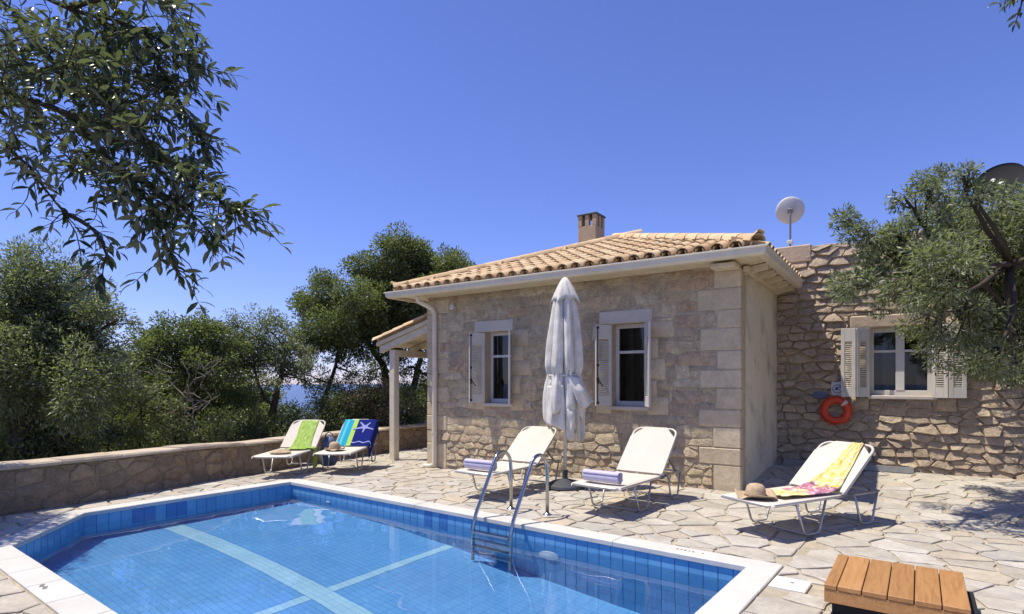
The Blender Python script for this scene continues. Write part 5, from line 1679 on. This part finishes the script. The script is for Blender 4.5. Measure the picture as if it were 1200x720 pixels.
# trees further along
b0 = gp(225, 13.0)
tree('evergreen_tree', 'low dark evergreen tree with grey twigs, between broad olive and forked olive', b0, [[b0, at(230, 470, 13), at(225, 430, 13)]],
     lob([(185,410,34),(215,395,34),(250,400,34),(205,430,36),(245,430,36),(175,440,30),(270,425,26),(235,380,18),(285,460,26)], 13, .7, 4), 'oak', 32, L=.07, W=.034, dens=.9, tr=.10)
b0 = gp(326, 13.6)
tree('olive_tree', 'forked olive tree with thin dark trunk behind the lime towel lounger', b0, [[b0, at(318, 480, 13.6), at(302, 445, 13.6)], [at(320, 490, 13.6), at(330, 440, 13.7), at(336, 415, 13.7)]],
     lob([(285,395,30),(310,385,26),(335,400,28),(300,415,32),(330,425,28),(280,430,28),(355,415,20),(270,378,16),(345,440,16),(330,447,13),(361,447,12),(316,452,12)], 13.6, .6, 5), 'olive', 33, L=.075, W=.026, dens=.85, tr=.09)
b0 = gp(372, 15.0)
tree('evergreen_tree', 'leaning evergreen tree with a pale slanting trunk above the starfish towel lounger', b0, [[b0, at(378, 480, 15), at(390, 440, 15), at(396, 400, 15)]],
     lob([(385,350,32),(365,365,22),(400,375,36),(375,395,32),(420,350,26),(410,405,28),(360,400,18),(395,425,16),(352,438,15),(384,444,13),(418,440,16)], 15, .7, 6), 'oak', 34, L=.07, W=.034, dens=1.0, tr=.10)
b0 = gp(484, 16.5)
tree('evergreen_tree', 'tallest evergreen tree rising behind the porch and roof corner', b0, [[b0, at(480, 470, 16.5), at(493, 420, 16.5), at(478, 360, 16.5)], [gp(452, 16.3), at(454, 455, 16.3), at(450, 430, 16.3), at(430, 400, 16.3), at(420, 370, 16.3)]],
     lob([(468,300,32),(440,325,30),(500,315,34),(535,318,26),(475,345,42),(515,350,40),(440,365,34),(480,385,38),(425,395,24),(550,345,30),(455,405,26),(520,390,30),(435,436,17),(462,440,14),(478,430,16),(500,440,16)], 16.4, .9, 7), 'oak', 35, L=.08, W=.038, dens=1.0, tr=.15)
b0 = gp(588, 24)
tree('evergreen_tree', 'distant treetop just showing above the roof tiles', b0, [[b0, at(588, 340, 24), at(588, 318, 24)]], lob([(588,315,12),(578,325,14),(598,326,14),(588,345,24)], 24, .3, 8), 'oak', 36, L=.09, W=.05, dens=.8, tr=.1)
for k, (px, t_, lst, lab) in enumerate((
    (60, 15, [(30,440,50),(80,430,45),(120,450,40),(60,480,45),(110,490,40)], 'dense evergreen tree far behind the broad olive'),
    (170, 17, [(150,440,36),(190,450,36),(165,475,40),(210,480,36),(130,480,36),(150,505,36)], 'dense evergreen tree far behind the dark scrub thicket'),
    (265, 17, [(245,455,34),(280,450,32),(262,480,36),(295,485,30),(235,490,34)], 'dense evergreen tree far behind the round bush'),
    (330, 19, [(318,470,18),(338,492,18),(305,490,22)], 'small evergreen tree far behind the forked olive trunk'),
    (420, 20, [(400,478,22),(425,470,22),(445,478,24),(420,495,26)], 'low evergreen tree far behind the tall grey green scrub'),
    (495, 21, [(478,468,20),(505,462,22),(525,470,22),(495,488,26)], 'evergreen tree far behind the porch'))):
    b0 = gp(px, t_)
    tree('evergreen_tree', lab, b0, [[b0, at(px, 490, t_)]], lob(lst, t_, 1.0, 80+k), 'oak', 90+k, L=.09, W=.042, dens=.75, tr=.09, group='evergreen trees on the slope')
# scrub along the wall
# scrub along the wall
SH = [(18,520,30,9.6,'olive','grey green weeds and scrub at the wall end under broad olive'),
      (75,512,28,9.9,'shrub','pale leafy bush behind wall between broad olive and dead twigs'),
      (128,500,30,10.4,'olive','dark scrub thicket behind the wall beside the dead twigs'),
      (165,480,40,11.2,'oak','dark evergreen thicket below the low evergreen tree'),
      (205,505,26,11.4,'shrub','light green shrub with dry leaves left of round bush'),
      (252,505,27,12.0,'shrub','round clipped looking green bush behind the wall'),
      (300,500,26,12.6,'oak','leafy bush at the foot of forked olive trunk'),
      (345,494,27,13.6,'shrub','bushy scrub between forked olive and slanting trunk'),
      (405,466,36,14.6,'shrub','tall grey green scrub behind starfish towel'),
      (440,472,34,14.8,'dry','dry brownish scrub left of the porch post'),
      (476,468,32,15.2,'shrub','green scrub seen through the porch'),
      (40,470,46,11.0,'oak','deep dark bush behind the broad olive trunk'),
      (110,455,46,11.8,'oak','deep dark bush behind the dark scrub thicket')]
for k, (px, py, r_, t_, lf, lab) in enumerate(SH):
    b0 = gp(px, t_); lst = [(px, py, r_), (px-r_*.6, py+r_*.35, r_*.7), (px+r_*.6, py+r_*.35, r_*.7), (px, py+r_*.7, r_*.8), (px+r_*.2, py-r_*.55, r_*.55)]
    tree('shrub', lab, b0, [[b0, at(px, py+r_*.3, t_)]], lob(lst, t_, .3, 40+k), lf, 60+k, L=.06, W=.026, dens=.8, cat='shrub', tr=.04, clump=.22, group='scrub behind the garden wall')
rng = np.random.default_rng(12); rn = random.Random(12); Cs = []; Ds = []
for k in range(300):
    px = rn.uniform(-90, 345) if k % 4 else rn.uniform(345, 520)
    t0 = 9.6 + 3.4*sm(px/330) + (2.0*sm((px-330)/150))
    t_ = t0 + rn.uniform(-.3, 2.6); p = at(px, 449, t_)
    if p.x > wall_x(p.y)-.75: continue
    g0 = hill_z(p.x, p.y); top = rn.uniform(.55, 1.25); r_ = rn.uniform(.22, .42)
    for q in range(3):
        c = np.array((p.x+rn.uniform(-.2, .2), p.y+rn.uniform(-.2, .2), g0+.12+top*(q+.4)/3)); n_ = int(110*(r_/.3)**2)
        g = rng.normal(size=(n_, 3)); g /= np.linalg.norm(g, axis=1, keepdims=True)
        Cs.append(c[None]+g*r_*rng.uniform(0, 1, (n_, 1))**.45); dd = g+rng.normal(size=(n_, 3))*.5; dd[:, 2] += .3; Ds.append(dd)
V, F = leaf_quads(np.concatenate(Cs), np.concatenate(Ds), rng, .075, .028)
tag(stuff(obj('undergrowth', None, None, None, mesh=np_mesh('undergrowth', V, F, M['shrub']))), 'tangled green undergrowth covering the ground behind the garden wall', 'undergrowth')
# dead grey branches
b0 = gp(222, 11.6)
db = thing('dead_shrub', 'bare grey dead branches standing before the dark thicket', 'shrub', b0)
mb = MB(); rn = random.Random(5)
for (x0, y0, x1, y1) in ((222,520,220,450),(220,470,182,428),(220,465,222,440),(222,455,240,440),(215,490,175,470),(221,480,258,462),(190,445,170,430),(222,440,214,425),(240,440,250,432),(205,480,196,500)):
    mb.tube(wig(at(x0, y0, 11.6), at(x1, y1, 11.5+rn.uniform(-.2, .2)), rn, 5, .10), [.018, .016, .013, .011, .009, .006], 6)
for k in range(46):
    x, y = rn.uniform(170, 255), rn.uniform(425, 500); d = 11.5+rn.uniform(-.4, .4)
    mb.tube(wig(at(x, y, d), at(x+rn.uniform(-24, 24), y-rn.uniform(4, 24), d), rn, 4, .15), [.009, .008, .007, .005, .003], 4, False)
obj('branch', mb, M['bark_pale'], db, smooth=True)

# olive at the right in front of the old building
b0 = Vector((3.1, 7.0, -.02))
tree('olive_tree', 'dense grey green olive tree in front of the old building window', b0,
     [[b0, (3.0, 7.1, 1.2), (2.6, 7.5, 2.1), (1.9, 8.0, 2.6)], [(2.9, 7.2, 1.5), (2.5, 7.0, 2.4), (1.7, 7.4, 3.0)], [(2.6, 7.5, 2.1), (1.7, 8.0, 2.9), at(1110, 330, 7.0)]],
     lob([(1020,322,34),(1065,300,46),(1055,345,34),(1110,265,44),(1105,320,52),(1150,300,55),(1165,250,38),(1125,370,42),(1085,375,26),(1170,370,52),(1165,425,34),(1195,400,44),(1200,310,60),(1205,250,40),(1250,340,90),(1270,250,80),(1190,438,16),(1140,230,20),(1090,222,18),(1082,392,26),(1108,412,26),(1062,352,24),(990,262,14),(1140,440,22),(1000,335,22),(1012,276,15),(1075,250,24),(1100,212,18),(1048,276,22),(1128,206,15),(1060,232,14)], 6.9, 1.1, 9), 'olive', 51, L=.066, W=.018, dens=1.75, tr=.12, clump=.24, droop=.3)

# ---- near olive leaves, seen one by one
def leaf_template(L=.060, W=.0172):
    pr_ = [(0, 0), (.12, .45), (.38, 1), (.68, .85), (.9, .35), (1, 0)]
    vs = []; 
    for t, w in pr_:
        z = .10*L*math.sin(math.pi*t) ; 
        if w == 0: vs.append((0, t*L, z-.004*t))
        else: vs += [(-w*W/2, t*L, z+.0015), (0, t*L, z-.0005), (w*W/2, t*L, z+.0015)]
    fs = [(0, 2, 1), (0, 3, 2)]
    for k in range(3):
        a = 1+3*k; fs += [(a, a+1, a+4, a+3), (a+1, a+2, a+5, a+4)]
    fs += [(10, 11, 13), (11, 12, 13)]
    return vs, fs
LV, LF = leaf_template()
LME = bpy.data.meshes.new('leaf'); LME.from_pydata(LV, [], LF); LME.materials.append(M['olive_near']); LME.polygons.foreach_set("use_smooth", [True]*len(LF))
def near_olive(label, base, trunk, mains, fills, seed, single, group=None):
    t = thing('olive_tree', label, 'tree', base, 0, group)
    rn = random.Random(seed); mb = MB(); leaves = []; twigs = []
    for path, r_ in trunk:
        P = [Vector(p) for p in path]; full = []
        for a, b_ in zip(P, P[1:]): full += wig(a, b_, rn, 4, .04)[:-1]
        full.append(P[-1]); n = len(full); mb.tube(full, [r_*(1-.7*k/(n-1)) for k in range(n)], 10)
    for path, dens in mains:
        P = [at(*p) for p in path]; full = []
        for a, b_ in zip(P, P[1:]): full += wig(a, b_, rn, 4, .05)[:-1]
        full.append(P[-1]); n = len(full)
        mb.tube(full, [max(.0022, .011*(1-k/(n-1))) for k in range(n)], 6)
        twigs.append(full[n//3:])
        for k in range(dens):
            i = rn.randrange(max(1, n//4), n-1); q = full[i]; d = (full[i+1]-full[i-1]).normalized()
            o = Vector((rn.gauss(0, 1), rn.gauss(0, 1), rn.gauss(0, .8)))
            dr = (d*.75 + o*.6 + Vector((0, 0, -.25))).normalized(); L = rn.uniform(.07, .19)
            e = q + dr*L; tw = wig(q, e, rn, 5, .12); mb.tube(tw, [.0026, .0024, .0021, .0018, .0015, .0011], 4, False); twigs.append(tw)
    for (px, py, d, r_, n) in fills:
        c = at(px, py, d)
        for k in range(n):
            q = c + Vector((rn.gauss(0, 1), rn.gauss(0, 1), rn.gauss(0, 1)))*r_*.5
            dr = Vector((rn.gauss(0, 1), rn.gauss(0, 1), rn.gauss(-.15, .7))).normalized()
            tw = wig(q, q+dr*rn.uniform(.09, .20), rn, 5, .12); mb.tube(tw, [.0026, .0024, .0021, .0018, .0015, .0011], 4, False); twigs.append(tw)
    for tw in twigs:
        acc = 0; side = 0
        for a, b_ in zip(tw, tw[1:]):
            d = (b_-a); L = d.length
            if L < 1e-5: continue
            d.normalize(); s_ = -acc
            while s_ < L:
                if s_ >= 0:
                    q = a + d*s_; w = d.cross(Vector((rn.gauss(0, .6), rn.gauss(0, .6), 1))).normalized()
                    if side % 2: w = d.cross(w)
                    for sg in (-1, 1):
                        if rn.random() < .12: continue
                        dr = (d*.75 + w*sg*.8 + Vector((rn.gauss(0, .2), rn.gauss(0, .2), rn.gauss(-.12, .2)))).normalized()
                        leaves.append((q, dr, rn.uniform(.72, 1.2)))
                    side += 1
                s_ += .028*rn.uniform(.8, 1.3)
            acc = 0.006
        leaves.append((tw[-1], (tw[-1]-tw[-2]).normalized(), rn.uniform(.7, 1.0)))
    mats = []
    for q, dr, s_ in leaves:
        x = dr.cross(Vector((rn.gauss(0, .5), rn.gauss(0, .5), 1))).normalized(); z = x.cross(dr)
        mats.append(Matrix.Translation(q) @ Matrix((x, dr, z)).transposed().to_4x4() @ Matrix.Scale(s_, 4))
    order = list(range(len(mats)))
    def key(i):
        p = to_px(mats[i].translation); return (0 if (p and 0 <= p[0] <= 1200 and 0 <= p[1] <= 720) else 1, p[2]/leaves[i][2] if p else 99)
    order.sort(key=key)
    V = np.array(LV); vs = []; q4 = []; q3 = []; base_v = np.array(base)
    n = 0
    for i in order[single:]:
        A = np.array(mats[i]); vs.append(V @ A[:3, :3].T + A[:3, 3] - base_v)
    me = bpy.data.meshes.new('leaf_mass')
    allv = np.concatenate(vs); nL = len(vs); nv = len(LV)
    tris = []
    for f in LF: tris += [(f[0], f[1], f[2])] + ([(f[0], f[2], f[3])] if len(f) == 4 else [])
    T = np.array(tris); F = (T[None] + (np.arange(nL)*nv)[:, None, None]).reshape(-1, 3)
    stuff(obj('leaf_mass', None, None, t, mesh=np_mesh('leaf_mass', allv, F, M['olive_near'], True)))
    for i in order[:single]:
        o = obj('leaf', None, None, t, mesh=LME); o.matrix_local = Matrix.Translation(-Vector(base)) @ mats[i]
    obj('branch', mb, M['bark'], t, smooth=True)
    return len(mats)
tb = Vector((-4.55, -1.0, -.03))
n1 = near_olive('olive tree overhanging the pool end with large grey green leaves against the sky', tb,
    [([tb, tb+Vector((.1, .1, 1.0)), tb+Vector((.35, .5, 1.9)), at(-160, 60, 2.3), at(-60, 90, 2.3)], .13), ([tb+Vector((.35, .5, 1.9)), at(-190, -60, 2.3), at(-60, -60, 2.3)], .06), ([tb+Vector((.2, .25, 1.3)), at(-200, 190, 2.4), at(-70, 165, 2.4)], .05)],
    [([(-60,90,2.3),(60,125,2.25),(130,190,2.2),(175,240,2.15),(195,285,2.1),(210,325,2.1)], 26),
     ([(-60,-60,2.3),(80,10,2.3),(165,35,2.3),(200,55,2.3),(236,84,2.3)], 22),
     ([(-70,165,2.4),(0,165,2.35),(35,195,2.3),(75,250,2.3),(95,300,2.25)], 6),
     ([(75,250,2.3),(110,270,2.3),(125,300,2.25),(120,330,2.25)], 8),
     ([(60,125,2.25),(165,160,2.2),(215,205,2.15),(258,235,2.1),(296,256,2.1)], 24),
     ([(165,35,2.3),(195,90,2.3),(222,140,2.2),(252,176,2.2)], 14),
     ([(80,10,2.3),(170,-10,2.3),(200,8,2.3)], 10),
     ([(130,190,2.2),(205,235,2.2),(235,260,2.15),(255,285,2.15)], 10)],
    [(30,40,2.4,.30,60),(100,60,2.3,.28,62),(60,110,2.3,.27,60),(145,125,2.3,.24,62),(20,125,2.4,.20,20),(190,175,2.2,.17,36),(115,190,2.25,.17,30),(190,60,2.3,.18,20),(205,230,2.15,.14,24),(-60,60,2.4,.35,30),(150,10,2.4,.2,16)], 91, 300)
tb2 = Vector((2.9, 2.6, -.03))
near_olive('few olive leaves hanging from an overhead twig at the sky edge above the dark dish', tb2, [([tb2, tb2+Vector((0, .1, 1.6)), tb2+Vector((-.25, .2, 2.6)), at(1290, -90, 3.0), at(1215, -30, 3.0)], .09)],
    [([(1215,-30,3.0),(1198,-5,3.0),(1190,28,3.0)], 3), ([(1215,-30,3.0),(1180,-8,3.0)], 2)], [(1260,-60,3.0,.25,12)], 17, 24)
# an olive just left of the view that shades the pool's cut corner
b0 = Vector((-9.5, 0.9, -.5))
tree('olive_tree', 'olive tree at the wall end that shades the pool cut corner', b0, [[b0, (-9.4, 1.0, 1.2), (-9.0, 1.2, 2.2)]],
     [((-8.9, .7, 3.0), .75), ((-8.5, .9, 3.3), .6), ((-8.7, 1.2, 3.0), .5), ((-9.3, .8, 3.3), .8), ((-8.4, .5, 2.9), .6), ((-9.2, 1.4, 3.1), .6), ((-8.6, .3, 3.5), .6)], 'olive', 71, L=.07, W=.02, dens=1.0, tr=.12)
print("leaves", n1, "objects", len(bpy.data.objects))
